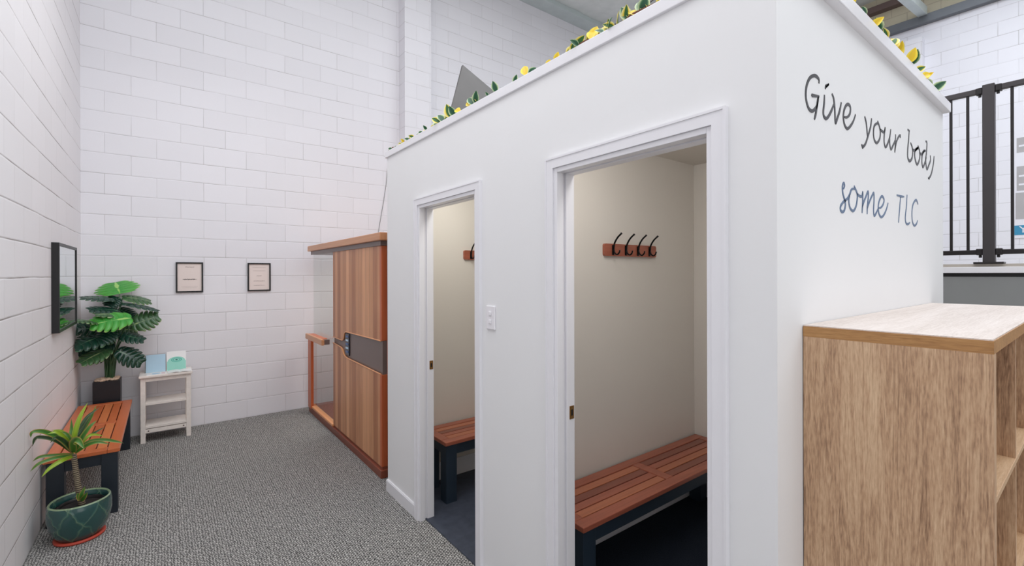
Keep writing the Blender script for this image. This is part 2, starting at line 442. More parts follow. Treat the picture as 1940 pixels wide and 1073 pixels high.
def lathe(bm, prof, cx=0, cy=0, seg=48, uvname=None):
    rings = []
    for r, z in prof:
        rings.append([bm.verts.new((cx + r * math.cos(2 * PI * k / seg), cy + r * math.sin(2 * PI * k / seg), z)) for k in range(seg)])
    uvl = bm.loops.layers.uv.new('uv') if uvname else None
    z0, z1 = min(p[1] for p in prof), max(p[1] for p in prof)
    for r0, r1 in zip(rings, rings[1:]):
        for k in range(seg):
            f = bm.faces.new((r0[k], r0[(k + 1) % seg], r1[(k + 1) % seg], r1[k])); f.smooth = True
            if uvl:
                us = (k / seg, (k + 1) / seg, (k + 1) / seg, k / seg)
                for lp, u in zip(f.loops, us): lp[uvl].uv = (u, (lp.vert.co.z - z0) / (z1 - z0))
    return bm


def catmull(pts, n=8):
    P = [Vector(p) for p in pts]
    if len(P) < 3: return P
    P = [2 * P[0] - P[1]] + P + [2 * P[-1] - P[-2]]; out = []
    for i in range(1, len(P) - 2):
        for j in range(n):
            t = j / n
            out.append(0.5 * ((2 * P[i]) + (P[i + 1] - P[i - 1]) * t + (2 * P[i - 1] - 5 * P[i] + 4 * P[i + 1] - P[i + 2]) * t * t
                              + (3 * P[i] - P[i - 1] - 3 * P[i + 1] + P[i + 2]) * t ** 3))
    out.append(P[-2]); return out


def obj(name, bm, mat, parent=None, label=None, mats=None):
    me = bpy.data.meshes.new(name); bm.to_mesh(me); bm.free()
    for m in (mats or [mat]): me.materials.append(m)
    o = bpy.data.objects.new(name, me); COL.objects.link(o)
    if parent: o.parent = parent; o.matrix_parent_inverse = Matrix.Translation(-parent.location) if parent.type == 'EMPTY' else o.matrix_parent_inverse
    if label: o['label'] = label
    return o


def thing(name, label, cat, loc=(0, 0, 0), group=None):
    o = bpy.data.objects.new(name, None); COL.objects.link(o); o.location = loc; o.empty_display_size = 0.1
    o['label'] = label; o['category'] = cat
    if group: o['group'] = group
    return o


def tag(o, label, cat, group=None, kind=None):
    o['label'] = label; o['category'] = cat
    if group: o['group'] = group
    if kind: o['kind'] = kind
    return o


def struct(name, bm, mat, parent=None, label=None):
    o = obj(name, bm, mat, parent)
    if label: o['label'] = label
    if not parent: o['kind'] = 'structure'
    return o


def dup(root, delta, label, group=None, name=None):
    """copy a thing (an Empty with parts in world coordinates) and move it by delta"""
    r = root.copy(); COL.objects.link(r); r.location = root.location + Vector(delta); r['label'] = label
    if group: r['group'] = group
    for ch in root.children:
        c = ch.copy(); COL.objects.link(c); c.parent = r; c.matrix_parent_inverse = ch.matrix_parent_inverse.copy()
        for g in ch.children:
            d = g.copy(); COL.objects.link(d); d.parent = c
    return r


# ------------------------------------------------------------------ the hall
XL, YB, XR = -0.626, 5.920, 9.5
CEIL = 6.26
YF = -5.0
struct('floor', box(nb(), XL - .3, XR + .3, YF, YB + .3, -0.12, 0.0), M['carpet'], label='grey loop pile carpet floor')
struct('wall_left', box(nb(), XL - .2, XL, YF, YB, 0.0, CEIL + .1), M['block_left'], label='white painted block wall on the left')
bm = box(nb(), XL - .2, XR + .3, YB, YB + .2, 0.0, CEIL + .1)
struct('wall_back', bm, M['block_back'], label='white painted block wall at the back')
struct('trim_1', box(nb(), 2.575, 2.965, YB - .19, YB, 0.0, CEIL), M['block_back'], label='block pier standing out of the back wall')
struct('wall_right', box(nb(), XR, XR + .2, YF, YB, 0.0, 5.50), M['block_right'], label='white painted block wall on the right')
struct('trim_2', box(nb(), XR, XR + .2, YF, YB, 5.50, CEIL + .1), M['cream'], label='cream band of blocks above the steel beam')
struct('trim_3', box(nb(), XR - .16, XR, 1.76, 2.15, 0.0, 5.28), M['block_right'], label='white pier on the right wall')

# steelwork
o = obj('steel_beam', box(nb(), XR - .10, XR - .001, YF, YB, 5.50, 5.63, 0.004), M['steel'])
o['kind'] = 'structure'; o.name = 'trim_4'; o['label'] = 'dark grey steel beam along the right wall'
o = struct('trim_5', box(nb(), XR - .14, XR - .001, YF, YB, 5.93, 6.03, 0.004), M['brown_steel'], label='brown steel angle under the roof')
p0 = on_x(1757, 27, XR - .1); d0 = ray(1722, -4)
tt = (p0.y) / d0.y
p1 = Vector((d0.x * 6.2, p0.y - 0.25, 6.05))
d1 = (Vector((d0.x, d0.y, d0.z)))
q = on_y(1716, -10, p0.y - 0.02)
bm = nb()
A = p0; B = q
dirv = (B - A).normalized(); B = A + dirv * ((B - A).length + 0.3)
wv_ = Vector((0, 0.11, 0)); hv = Vector((0, 0, 0.12))
quadbox(bm, [A, A + wv_, A + wv_ + hv, A + hv], B - A)
struct('trim_6', bm, M['steel_light'], label='pale steel brace rising from the beam')

# ceiling: sagging insulation panels between purlins along the room
bm = nb()
nx, ny = 60, 88
grid = []
for i in range(nx + 1):
    rowv = []
    for j in range(ny + 1):
        x = XL - .2 + (XR + .4 - XL + .2) * i / nx; y = YF + (YB - YF) * j / ny
        s = abs(math.sin(PI * (y - YB) / 1.35))
        rowv.append(bm.verts.new((x, y, CEIL + 0.02 - 0.10 * s + 0.006 * math.sin(x * 9))))
    grid.append(rowv)
for i in range(nx):
    for j in range(ny):
        f = bm.faces.new((grid[i][j], grid[i][j + 1], grid[i + 1][j + 1], grid[i + 1][j])); f.smooth = True
r = bmesh.ops.extrude_face_region(bm, geom=bm.faces[:])
bmesh.ops.translate(bm, vec=(0, 0, 0.3), verts=[v for v in r['geom'] if isinstance(v, bmesh.types.BMVert)])
bmesh.ops.recalc_face_normals(bm, faces=bm.faces[:])
ceil_o = struct('ceiling', bm, M['ceiling'], label='silvery insulation blanket ceiling')
for k in range(8):
    y = YB - 1.35 * k
    z0 = CEIL - 0.06 if k else CEIL - 0.0
    if k == 0:
        bm = box(nb(), XL, XR - .15, YB - .26, YB - .001, CEIL - 0.12, CEIL + .02, 0.003)
        lab = 'grey green steel purlin against the back wall'
    else:
        bm = box(nb(), XL, XR - .15, y - .04, y + .04, CEIL - .07, CEIL + .10, 0.003)
        lab = 'thin steel purlin under the ceiling'
    struct('trim_%d' % (7 + k), bm, M['steel_light'], label=lab)
for k, x in enumerate((1.2, 3.0, 4.8, 6.6, 8.4)):
    bm = nb(); ps = []
    for j in range(61):
        y = YF + (YB - .22 - YF) * j / 60
        ps.append((x, y, CEIL + 0.014 - 0.10 * abs(math.sin(PI * (y - YB) / 1.35))))
    tube(bm, ps, 0.006, 6)
    struct('trim_%d' % (20 + k), bm, M['brown_steel'], label='thin dark strap seam across the ceiling')

# ------------------------------------------------------------------ changing booth shell
BX0, BX1, BY0, BY1, BH = 1.33, 3.37, 0.551, 3.28, 2.483
T = 0.09
D1 = (2.045, 2.745); D2 = (0.730, 1.438); DH = 2.064
bm = nb()
for y0, y1 in ((BY0, D2[0]), (D2[1], D1[0]), (D1[1], BY1)): box(bm, BX0, BX0 + T, y0, y1, 0, BH)
for y0, y1 in (D2, D1): box(bm, BX0, BX0 + T, y0, y1, DH, BH)
struct('wall_booth_front', bm, M['plaster'], label='white booth wall with two doorways')
struct('wall_booth_side', box(nb(), BX0 + T, BX1, BY0, BY0 + T, 0, BH), M['plaster'], label='white booth wall carrying the lettering')
struct('wall_booth_far', box(nb(), BX0 + T, BX1, BY1 - T, BY1, 0, BH), M['plaster_in'], label='far end wall of the booth')
struct('wall_booth_rear', box(nb(), 3.11, BX1, BY0 + T, BY1 - T, 0, BH), M['plaster_in'], label='rear wall of the booth rooms')
struct('wall_booth_partition', box(nb(), BX0 + T, 3.11, 1.862, 1.95, 0, BH), M['plaster_in'], label='partition between the two changing rooms')
struct('ceiling_booth', box(nb(), BX0 + T, 3.11, BY0 + T, BY1 - T, 2.41, 2.47), M['plaster_in'], label='flat ceiling of the changing rooms')
# coping around the top
cap = nb()
box(cap, BX0 - .012, BX0 + T + .03, BY0 - .012, BY1 + .012, BH, BH + .046, 0.003)
struct('trim_30', cap, M['gloss'], label='white coping along the front of the booth')
cap = box(nb(), BX0 + T + .03, BX1 + .02, BY0 - .030, BY0 + T + .03, BH, BH + .050, 0.003)
struct('trim_31', cap, M['gloss'], label='white coping along the lettered side of the booth')
struct('trim_32', box(nb(), BX1 - .10, BX1 + .02, BY0 + T + .03, BY1 + .012, BH, BH + .046, 0.003), M['gloss'], label='white coping at the rear')
struct('trim_33', box(nb(), BX0 + T + .03, BX1 - .10, BY1 - .1, BY1 + .012, BH, BH + .046, 0.003), M['gloss'], label='white coping at the far end')
# interior floors
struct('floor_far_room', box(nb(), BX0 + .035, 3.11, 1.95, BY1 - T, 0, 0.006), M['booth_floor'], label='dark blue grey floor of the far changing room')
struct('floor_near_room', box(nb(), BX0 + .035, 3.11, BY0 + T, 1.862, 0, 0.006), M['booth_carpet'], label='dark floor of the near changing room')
# skirtings
sk = box(nb(), BX0 - .014, BX0, D1[1] + .047, BY1, 0, 0.078); box(sk, BX0 - .010, BX0, D1[1] + .047, BY1, .078, .084)
struct('baseboard_front', sk, M['gloss'], label='white skirting left of the far doorway')
struct('baseboard_middle', box(nb(), BX0 - .014, BX0, D2[1] + .047, D1[0] - .047, 0, 0.084, 0.002), M['gloss'], label='white skirting between the doorways')
struct('baseboard_near_room', box(nb(), BX0 + T, 3.11, 1.848, 1.862, 0.006, 0.14, 0.003), M['gloss'], label='white skirting in the near changing room')
struct('baseboard_near_rear', box(nb(), 3.096, 3.11, BY0 + T, 1.848, 0.006, 0.14, 0.003), M['gloss'], label='white skirting on the rear wall')
struct('baseboard_far_room', box(nb(), BX0 + T, 3.11, BY1 - T - .014, BY1 - T, 0.006, 0.14, 0.003), M['gloss'], label='white skirting in the far changing room')


def doorway(n, y0, y1, lab):
    root = bpy.data.objects.new('door_%d' % n, None); COL.objects.link(root)
    root.location = (BX0, (y0 + y1) / 2, 0); root['kind'] = 'structure'; root['label'] = lab
    A = .045; tk = .016
    f = BX0 - tk
    # mitred architrave: outer rim slightly thicker
    for side in (0, 1):
        bm = nb()
        if side: pts = [(y1, 0), (y1 + A, 0), (y1 + A, DH + A), (y1, DH)]
        else: pts = [(y0 - A, 0), (y0, 0), (y0, DH), (y0 - A, DH + A)]
        quadbox(bm, [(f, a, b) for a, b in pts], (tk, 0, 0))
        yo = (y1 + A - .008, y1 + A) if side else (y0 - A, y0 - A + .008)
        box(bm, f - .003, f, yo[0], yo[1], 0, DH + A - .0002)
        obj('architrave', bm, M['gloss'], root)
    bm = quadbox(nb(), [(f, a, b) for a, b in [(y0 - A, DH + A), (y0, DH), (y1, DH), (y1 + A, DH + A)]], (tk, 0, 0))
    box(bm, f - .003, f, y0 - A + .0082, y1 + A - .0082, DH + A - .008, DH + A - .0002)
    obj('architrave', bm, M['gloss'], root)
    # split jamb linings with the groove of a sliding door
    for lab2, yy0, yy1, zz0, zz1 in (('jamb', y1 - .020, y1, 0, DH), ('jamb', y0, y0 + .020, 0, DH), ('head_lining', y0 + .02, y1 - .02, DH - .020, DH)):
        bm = nb()
        box(bm, BX0 - .008, BX0 + .030, yy0, yy1, zz0, zz1, .002)
        if lab2 == 'jamb':
            ym = (yy0 + .012, yy1) if yy1 == y1 else (yy0, yy1 - .012)
            box(bm, BX0 + .030, BX0 + .046, ym[0], ym[1], zz0, zz1)
        else: box(bm, BX0 + .030, BX0 + .046, yy0, yy1, zz0 + .012, zz1)
        box(bm, BX0 + .046, BX0 + T + .004, yy0, yy1, zz0, zz1, .002)
        obj(lab2, bm, M['gloss'], root)
    bm = box(nb(), BX0 + .062, BX0 + .088, y1 - .0225, y1 - .0198, .985, 1.042, .001)
    s = obj('strike_plate', bm, M['brass'], root, 'small brass strike plate')
    bm = box(nb(), BX0 + .070, BX0 + .080, y1 - .0232, y1 - .0224, 1.0, 1.026)
    h = obj('latch_hole', bm, M['black'], s)
    return root


doorway(1, D1[0], D1[1], 'far white doorway of the booth')
doorway(2, D2[0], D2[1], 'near white doorway of the booth')

# light switch
t = thing('light_switch', 'white two-button light switch on the booth wall between the two doorways', 'light switch', (BX0, 1.915, 1.393))
obj('switch_plate', box(nb(), BX0 - .009, BX0, 1.878, 1.954, 1.331, 1.453, .004), M['white_plastic'], t)
for zz in (1.413, 1.372):
    bm = box(nb(), BX0 - .015, BX0 - .009, 1.905, 1.925, zz - .011, zz + .011, .003)
    obj('button', bm, M['white_plastic'], t)

# ------------------------------------------------------------------ lettering on the booth side
def stroke(bm, pts, Y, wd, n=6, thick=0.0015, smooth=True):
    P = catmull([(p.x, 0, p.z) for p in pts], n) if smooth and len(pts) > 2 else [Vector((p.x, 0, p.z)) for p in pts]
    L = []; N = len(P)
    for i, p in enumerate(P):
        d = P[min(i + 1, N - 1)] - P[max(i - 1, 0)]
        d = d.normalized() if d.length > 1e-6 else Vector((1, 0, 0))
        nn = Vector((-d.z, 0, d.x)); f = min(1, 0.62 + 2.5 * min(i, N - 1 - i) / N)
        ww = wd * 1.2 * f / 2
        L.append([bm.verts.new((q.x, yy, q.z)) for q, yy in ((p + nn * ww, Y - thick), (p - nn * ww, Y - thick), (p - nn * ww, Y), (p + nn * ww, Y))])
    for a, b in zip(L, L[1:]):
        for k in range(4): bm.faces.new((a[k], a[(k + 1) % 4], b[(k + 1) % 4], b[k]))
    bm.faces.new(L[0]); bm.faces.new(L[-1][::-1])


def word(parent, mat, lst, ox, oy, sc, wd):
    bm = nb()
    for s in lst:
        sm = True
        if s[0] == 'L': sm = False; s = s[1:]
        stroke(bm, [on_y(ox + a / sc, oy + b / sc, BY0) for a, b in s], BY0, wd, smooth=sm)
    bmesh.ops.recalc_face_normals(bm, faces=bm.faces[:])
    return obj('lettering_word', bm, mat, parent)


t = thing('wall_lettering', 'black script lettering reading Give your body on the white booth wall', 'lettering', (2.3, BY0, 2.2))
word(t, M['letter_black'], [
    [(322, 240), (322, 195), (295, 160), (262, 148), (215, 175), (180, 250), (165, 350), (172, 450), (200, 540), (238, 572), (272, 550), (300, 500), (315, 400)],
    ['L', (235, 392), (238, 384), (325, 398)],
    [(315, 400), (300, 500), (285, 600), (268, 672)],
    ['L', (398, 305), (404, 275), (440, 252)], ['L', (400, 290), (440, 250)],
    [(388, 380), (385, 470), (375, 570), (380, 630), (408, 662), (440, 630), (475, 560), (500, 490)],
    [(478, 365), (500, 430), (512, 560), (520, 712), (545, 650), (570, 570), (590, 470)],
    [(625, 645), (660, 645), (690, 610), (700, 550), (690, 505), (660, 492), (630, 540), (615, 620), (620, 700), (640, 760), (665, 782), (700, 750), (735, 690), (760, 615)],
], 1500, 120, 6.3125, 0.0088)
word(t, M['letter_black'], [
    [(175, 195), (195, 280), (208, 430)], [(258, 220), (245, 320), (212, 440), (185, 520), (150, 572)], ['L', (150, 575), (138, 540), (160, 545)],
    [(330, 250), (350, 310), (362, 380), (355, 460), (320, 512), (290, 470), (280, 390), (290, 310), (320, 278), (340, 285)],
    [(355, 345), (385, 372), (410, 380), (420, 325)], [(420, 325), (410, 410), (408, 500), (425, 562), (450, 520), (475, 440), (487, 350)],
    [(475, 440), (475, 520), (490, 588), (515, 540), (540, 480), (545, 410)],
    [(545, 480), (540, 560), (535, 625)], [(535, 600), (555, 500), (580, 440), (600, 420), (600, 450)],
], 1610, 190, 6.311, 0.0085)
word(t, M['letter_black'], [
    ['L', (690, 352), (712, 368)], [(708, 362), (700, 480), (690, 600), (692, 690), (715, 728), (742, 690), (750, 610), (740, 550), (725, 512)],
    [(748, 590), (770, 600), (800, 580), (815, 565)], [(812, 545), (832, 610), (832, 700), (803, 768), (778, 700), (775, 620), (800, 578), (818, 570)],
    [(832, 632), (858, 645), (880, 610), (905, 605)], [(890, 603), (865, 650), (860, 740), (872, 800), (895, 750), (912, 680)],
    [(905, 492), (920, 510), (915, 620), (905, 720), (920, 825), (945, 770), (962, 720), (960, 660)],
    [(1005, 670), (1000, 740), (985, 830), (965, 900), (940, 938)], ['L', (935, 930), (950, 942)],
], 1610, 190, 6.311, 0.0105)
t = thing('wall_lettering', 'slate blue script lettering reading some TLC, the lower line on the booth wall', 'lettering', (2.5, BY0, 1.95))
word(t, M['letter_blue'], [
    [(228, 315), (245, 265), (232, 222), (212, 270), (215, 370), (240, 470), (258, 560), (240, 650), (210, 675), (180, 640), (185, 580), (230, 515), (290, 465), (325, 400), (350, 330), (380, 312), (405, 320)],
    [(393, 268), (425, 340), (445, 420), (430, 560), (400, 640), (370, 658), (330, 610), (312, 510), (325, 400)],
    [(440, 390), (470, 420), (515, 430), (528, 355)], [(528, 355), (528, 500), (518, 692)],
    [(520, 600), (545, 520), (580, 430), (612, 355), (615, 450), (600, 600), (598, 712)],
    [(600, 620), (640, 500), (680, 410), (702, 380), (705, 500), (698, 650), (710, 735), (745, 680), (770, 620)],
    [(780, 612), (815, 605), (850, 550), (862, 480), (830, 428), (795, 480), (772, 580), (780, 690), (815, 755), (860, 720), (900, 630), (925, 535)],
], 1570, 320, 8.2526, 0.0078)
word(t, M['letter_blue'], [
    ['L', (1062, 412), (1130, 432), (1175, 437)], ['L', (1120, 430), (1105, 640), (1088, 842)],
    [(1222, 408), (1210, 600), (1195, 760), (1205, 845), (1235, 866), (1268, 840)],
    [(1393, 555), (1375, 500), (1352, 492), (1315, 560), (1298, 680), (1305, 820), (1335, 888), (1370, 860), (1385, 810)],
], 1570, 320, 8.2526, 0.0085)


# ------------------------------------------------------------------ benches
def bench(label, L, W, H, topm, frm, along='X', origin=(0, 0)):
    """built along +X from its near left corner, rotated when it stands along Y"""
    ox, oy = origin
    root = thing('slatted_bench', label, 'bench', (ox, oy, 0))

    def B(bm, a0, a1, b0, b1, z0, z1, bev=0.0):
        if along == 'X': box(bm, ox + a0, ox + a1, oy + b0, oy + b1, z0, z1, bev)
        else: box(bm, ox + b0, ox + b1, oy + a0, oy + a1, z0, z1, bev)
        return bm
    th = .026; fw = .065; z0, z1 = H - th, H
    b = nb()
    obj('seat_rail', B(nb(), 0, L, 0, fw, z0, z1, .003), topm, root); obj('seat_rail', B(nb(), 0, L, W - fw, W, z0, z1, .003), topm, root)
    b.free()
    for a in (0, L / 2 - fw / 2, L - fw): obj('cross_rail', B(nb(), a, a + fw, fw + .001, W - fw - .001, z0, z1, .003), topm, root)
    n = 4; g = .007; sw = (W - 2 * fw - (n + 1) * g) / n
    for half in ((fw, L / 2 - fw / 2), (L / 2 + fw / 2, L - fw)):
        for k in range(n):
            y = fw + g + k * (sw + g)
            sm_ = (M['merbau_b'], M['merbau_c'], topm)[(k * 2 + (half[0] > L / 3)) % 3] if along == 'X' else (topm, M['orange_b'])[(k + (half[0] > L / 3)) % 2]
            obj('slat', B(nb(), half[0] + .003, half[1] - .003, y, y + sw, z0 + .003, z1 - .002, .002), sm_, root)
    lg = .085; ins = .012
    for a in (ins, L - ins - lg):
        for c in (ins, W - ins - lg):
            obj('leg', B(nb(), a, a + lg, c, c + lg, 0, z0, .003), frm, root)
    b = nb()
    B(b, ins + lg, L - ins - lg, ins + .008, ins + .03, z0 - .075, z0); B(b, ins + lg, L - ins - lg, W - ins - .03, W - ins - .008, z0 - .075, z0)
    B(b, ins + .008, ins + .03, ins + lg, W - ins - lg, z0 - .075, z0); B(b, L - ins - .03, L - ins - .008, ins + lg, W - ins - lg, z0 - .075, z0)
    obj('apron', b, frm, root)
    return root


bench('reddish slatted bench with navy legs in the near changing room', 1.555, .372, .440, M['merbau'], M['navy'], 'X', (1.535, 1.474))
bench('reddish slatted bench with navy legs in the far changing room', 1.54, .372, .440, M['merbau'], M['navy'], 'X', (1.553, 2.80))
bench('orange slatted bench with dark legs standing along the left block wall', 1.51, .372, .440, M['orange_wood'], M['navy_dark'], 'Y', (-.612, 4.09))


# ------------------------------------------------------------------ coat hooks
def hook_rail(label, x0, Y, z0, xs, ln=.512):
    root = thing('coat_hook_rail', label, 'coat hooks', (x0 + ln / 2, Y, z0))
    bm = box(nb(), x0, x0 + ln, Y - .018, Y, z0, z0 + .075)
    es = [e for e in bm.edges if abs(e.verts[0].co.x - e.verts[1].co.x) < 1e-4 and abs(e.verts[0].co.z - e.verts[1].co.z) < 1e-4]
    bmesh.ops.bevel(bm, geom=es, offset=.012, segments=4, affect='EDGES', profile=.5)
    obj('back_board', bm, M['merbau'], root)
    for xx in xs:
        hk = box(nb(), xx - .009, xx + .009, Y - .022, Y - .018, z0 + .006, z0 + .068, .002)
        f = Y - .024
        tube(hk, catmull([(xx, f, z0 + .045), (xx, f - .008, z0 + .020), (xx, f - .026, z0 + .008), (xx, f - .042, z0 + .018), (xx, f - .048, z0 + .034)], 5), .0048, 8)
        tube(hk, catmull([(xx, f, z0 + .04), (xx, f - .006, z0 + .075), (xx, f - .03, z0 + .11), (xx, f - .062, z0 + .135)], 5), [.0055] * 15 + [.0065], 8)
        obj('hook', hk, M['black_metal'], root)
    return root


hook_rail('reddish wooden rail of black coat hooks above the near room bench', 2.11, 1.862, 1.722, (2.183, 2.304, 2.425, 2.546))
hook_rail('reddish wooden rail of black coat hooks seen through the far doorway', 1.935, 3.19, 1.732, (1.998, 2.12, 2.24, 2.36))

# ------------------------------------------------------------------ cube shelving unit
KX, KY0, KY1, KH = 1.497, 0.160, 0.549, 1.462
t = thing('cube_shelving_unit', 'oak-look open cube shelving unit standing against the lettered booth wall', 'shelving unit', (KX + .79, KY1, 0))
W_ = 1.60; th = .033; cell = (W_ - 2 * th - 3 * .016) / 4; ch = (KH - 2 * th - 3 * .016) / 4
obj('side_panel', box(nb(), KX, KX + th, KY0, KY1, 0, KH - th, .001), M['oak'], t)
obj('side_panel', box(nb(), KX + W_ - th, KX + W_, KY0, KY1, 0, KH - th, .001), M['oak'], t)
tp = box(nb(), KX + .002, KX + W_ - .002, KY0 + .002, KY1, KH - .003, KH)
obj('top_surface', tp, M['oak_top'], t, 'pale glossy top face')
bm = box(nb(), KX, KX + W_, KY0, KY1, KH - th, KH - .003)
o = obj('top_panel', bm, M['oak_edge_y'], t)
obj('base_panel', box(nb(), KX + th, KX + W_ - th, KY0, KY1, 0, th), M['oak_shelf'], t)
for k in range(1, 4):
    z = th + k * ch + (k - 1) * .016
    obj('shelf', box(nb(), KX + th, KX + W_ - th, KY0 + .001, KY1 - .001, z, z + .016, .001), M['oak_shelf'], t)
for r_ in range(4):
    z = th + r_ * (ch + .016)
    for k in range(1, 4):
        x = KX + th + k * cell + (k - 1) * .016
        obj('divider', box(nb(), x, x + .016, KY0 + .002, KY1 - .001, z, z + ch), M['oak'], t)

# ------------------------------------------------------------------ infrared sauna
SX = 1.355; SY0, SY1 = 3.50, 5.70; SXR = 2.55
t = thing('sauna_cabin', 'cedar infrared sauna cabin with a glass front, in the back corner beside the booth', 'sauna', ((SX + SXR) / 2, (SY0 + SY1) / 2, 0))
obj('plinth', box(nb(), SX, SXR, SY0 - .02, SY1 + .03, 0, .065, .006), M['cedar_plinth'], t)
obj('floor_panel', box(nb(), SX + .02, SXR, SY0, SY1, .065, .085), M['cedar_plinth'], t)
obj('sill', box(nb(), SX + .002, SX + .06, 4.80, SY1, .066, .088, .003), M['cedar_line'], t, 'pale sill under the glass')
obj('cornice', box(nb(), SX - .025, SXR + .02, SY0 - .07, SY1 - .03, 1.880, 1.942, .006), M['cedar_cap'], t)
obj('top_rail', box(nb(), SX + .005, SXR, SY0 - .01, SY1 - .06, 1.842, 1.880), M['taupe'], t, 'dark brown rail under the cornice')
FX = SX + .015   # wooden front face


def sp(px, py): v = on_x(px, py, FX); return (v.y, v.z)


zp = lambda lst: [(FX, y, z) for y, z in lst]
up_edge = [(4.80, .978), (4.52, .975), (4.475, .985), (4.455, 1.015), (4.44, 1.05), (4.41, 1.066), (4.35, 1.07), (3.56, 1.083), (3.52, 1.083)]
lo_edge = [(4.80, .918), (4.55, .905), (4.50, .89), (4.475, .865), (4.44, .84), (4.38, .828), (4.30, .825), (3.56, .818), (3.52, .818)]
bm = quadbox(nb(), zp([(3.52, 1.842), (4.80, 1.842)] + up_edge), (.03, 0, 0))
obj('upper_board_panel', bm, M['cedar'], t)
bm = quadbox(nb(), zp([(3.52, .085)] + lo_edge[::-1] + [(4.80, .085)]), (.03, 0, 0))
obj('lower_board_panel', bm, M['cedar'], t)
obj('band_panel', box(nb(), FX + .012, FX + .03, 3.53, 4.80, .80, 1.10), M['taupe'], t, 'smooth taupe band')
for nm, ed in (('upper_edge_strip', up_edge), ('lower_edge_strip', lo_edge)):
    bm = nb(); tube(bm, [(FX + .001, y, z) for y, z in ed], .0055, 8)
    obj('edge_strip', bm, M['cedar_line'], t, 'pale cedar edge strip')
cp = obj('control_panel', box(nb(), FX + .002, FX + .014, 4.31, 4.42, .85, 1.055, .004), M['control'], t, 'dark control panel with pale buttons')
for k in range(5):
    z = .875 + k * .036
    obj('button', box(nb(), FX - .001, FX + .002, 4.33, 4.40, z, z + .018, .001), M['led' if k % 2 else 'led_blue'], cp)
# corner post and side wall
obj('corner_post', box(nb(), FX - .002, FX + .045, 3.496, 3.535, .085, .816, .004), M['cedar_edge'], t)
obj('corner_post', box(nb(), FX - .002, FX + .045, 3.496, 3.535, 1.085, 1.842, .004), M['cedar_edge'], t)
obj('corner_band', box(nb(), FX + .008, FX + .045, 3.50, 3.53, .816, 1.085), M['taupe'], t)
obj('side_wall', box(nb(), FX + .045, SXR, SY0, SY0 + .03, .085, 1.842), M['cedar_edge'], t)
obj('rear_wall', box(nb(), SXR - .03, SXR, SY0 + .03, SY1, .085, 1.842), M['cedar_edge'], t)
obj('front_glass', box(nb(), FX + .012, FX + .018, 4.80, 5.62, .088, 1.842), M['glass'], t, 'clear glass front')
obj('side_glass', box(nb(), FX + .018, SXR - .03, 5.614, 5.62, .088, 1.842), M['glass'], t, 'clear glass end')
# door post and handle
bm = box(nb(), FX - .022, FX + .010, 5.60, 5.735, .055, .915, .008)
obj('door_post', bm, M['cedar_edge'], t, 'red cedar door post')
bm = box(nb(), FX - .075, FX - .045, 4.95, 5.63, .875, .935, .006)
obj('handle', bm, M['cedar_cap'], t, 'chunky pale cedar door handle')
h = obj('handle_bracket', box(nb(), FX - .045, FX + .010, 4.96, 5.01, .88, .93), M['taupe'], t)
h = obj('handle_bracket', box(nb(), FX - .045, FX - .022, 5.60, 5.63, .88, .93), M['cedar_edge'], t)
obj('handle_ledge', box(nb(), FX - .045, FX + .010, 5.05, 5.60, .915, .932), M['cedar_edge'], t)

# ------------------------------------------------------------------ framed things
def certificate(label, x0, x1, z0, z1, lines):
    root = thing('certificate_frame', label, 'framed certificate', ((x0 + x1) / 2, YB, z0))
    Y = YB; f = .014
    bm = nb()
    box(bm, x0, x0 + f, Y - .022, Y, z0, z1, .001); box(bm, x1 - f, x1, Y - .022, Y, z0, z1, .001)
    box(bm, x0 + f, x1 - f, Y - .022, Y, z0, z0 + f, .001); box(bm, x0 + f, x1 - f, Y - .022, Y, z1 - f, z1, .001)
    obj('frame', bm, M['black'], root)
    p = obj('certificate', box(nb(), x0 + f, x1 - f, Y - .010, Y, z0 + f, z1 - f), M['paper'], root)
    wd, ht = x1 - x0, z1 - z0
    for k, (cx, cz_, lw, amp, mk, th_) in enumerate(lines):
        bm = nb(); pts = []
        n = max(8, int(lw * 60)); random.seed(k + int(x0 * 100))
        for i in range(n + 1):
            pts.append(Vector((x0 + wd * (cx - lw / 2 + lw * i / n), 0, z0 + ht * cz_ + (amp * random.uniform(.3, 1) * (1 if i % 2 else -1)))))
        stroke(bm, pts, Y - .0098, th_, 4, .0008)
        bmesh.ops.recalc_face_normals(bm, faces=bm.faces[:])
        obj('print_line', bm, M[mk], p)
    return root


certificate('black framed certificate with a signature-like script line, left one above the white stand', .099, .336, 1.428, 1.747,
            [(.5, .84, .34, .004, 'ink_soft', .003), (.5, .43, .5, .007, 'ink', .0028), (.5, .2, .6, .0008, 'ink_soft', .0012), (.5, .15, .55, .0008, 'ink_soft', .0012)])
certificate('black framed certificate with five short lines of text, nearer the sauna', .752, .985, 1.427, 1.746,
            [(.5, .84, .6, .002, 'ink_soft', .002), (.5, .72, .55, .002, 'ink_soft', .002), (.5, .54, .22, .005, 'ink_soft', .0025),
             (.5, .36, .5, .005, 'ink_soft', .0025), (.5, .2, .5, .004, 'ink_soft', .0022)])

t = thing('wall_mirror', 'black deep-framed mirror hanging on the left block wall above the bench', 'mirror', (XL, 4.9, 1.2))
xf = -.585; f = .022
bm = nb(); y0, y1, z0, z1 = 4.49, 5.32, 1.205, 1.845
box(bm, XL, xf, y0, y0 + f, z0, z1, .001); box(bm, XL, xf, y1 - f, y1, z0, z1, .001)
box(bm, XL, xf, y0 + f, y1 - f, z0, z0 + f, .001); box(bm, XL, xf, y0 + f, y1 - f, z1 - f, z1, .001)
obj('frame', bm, M['black'], t)
obj('mirror_glass', box(nb(), XL, xf - .006, y0 + f, y1 - f, z0 + f, z1 - f), M['mirror'], t)

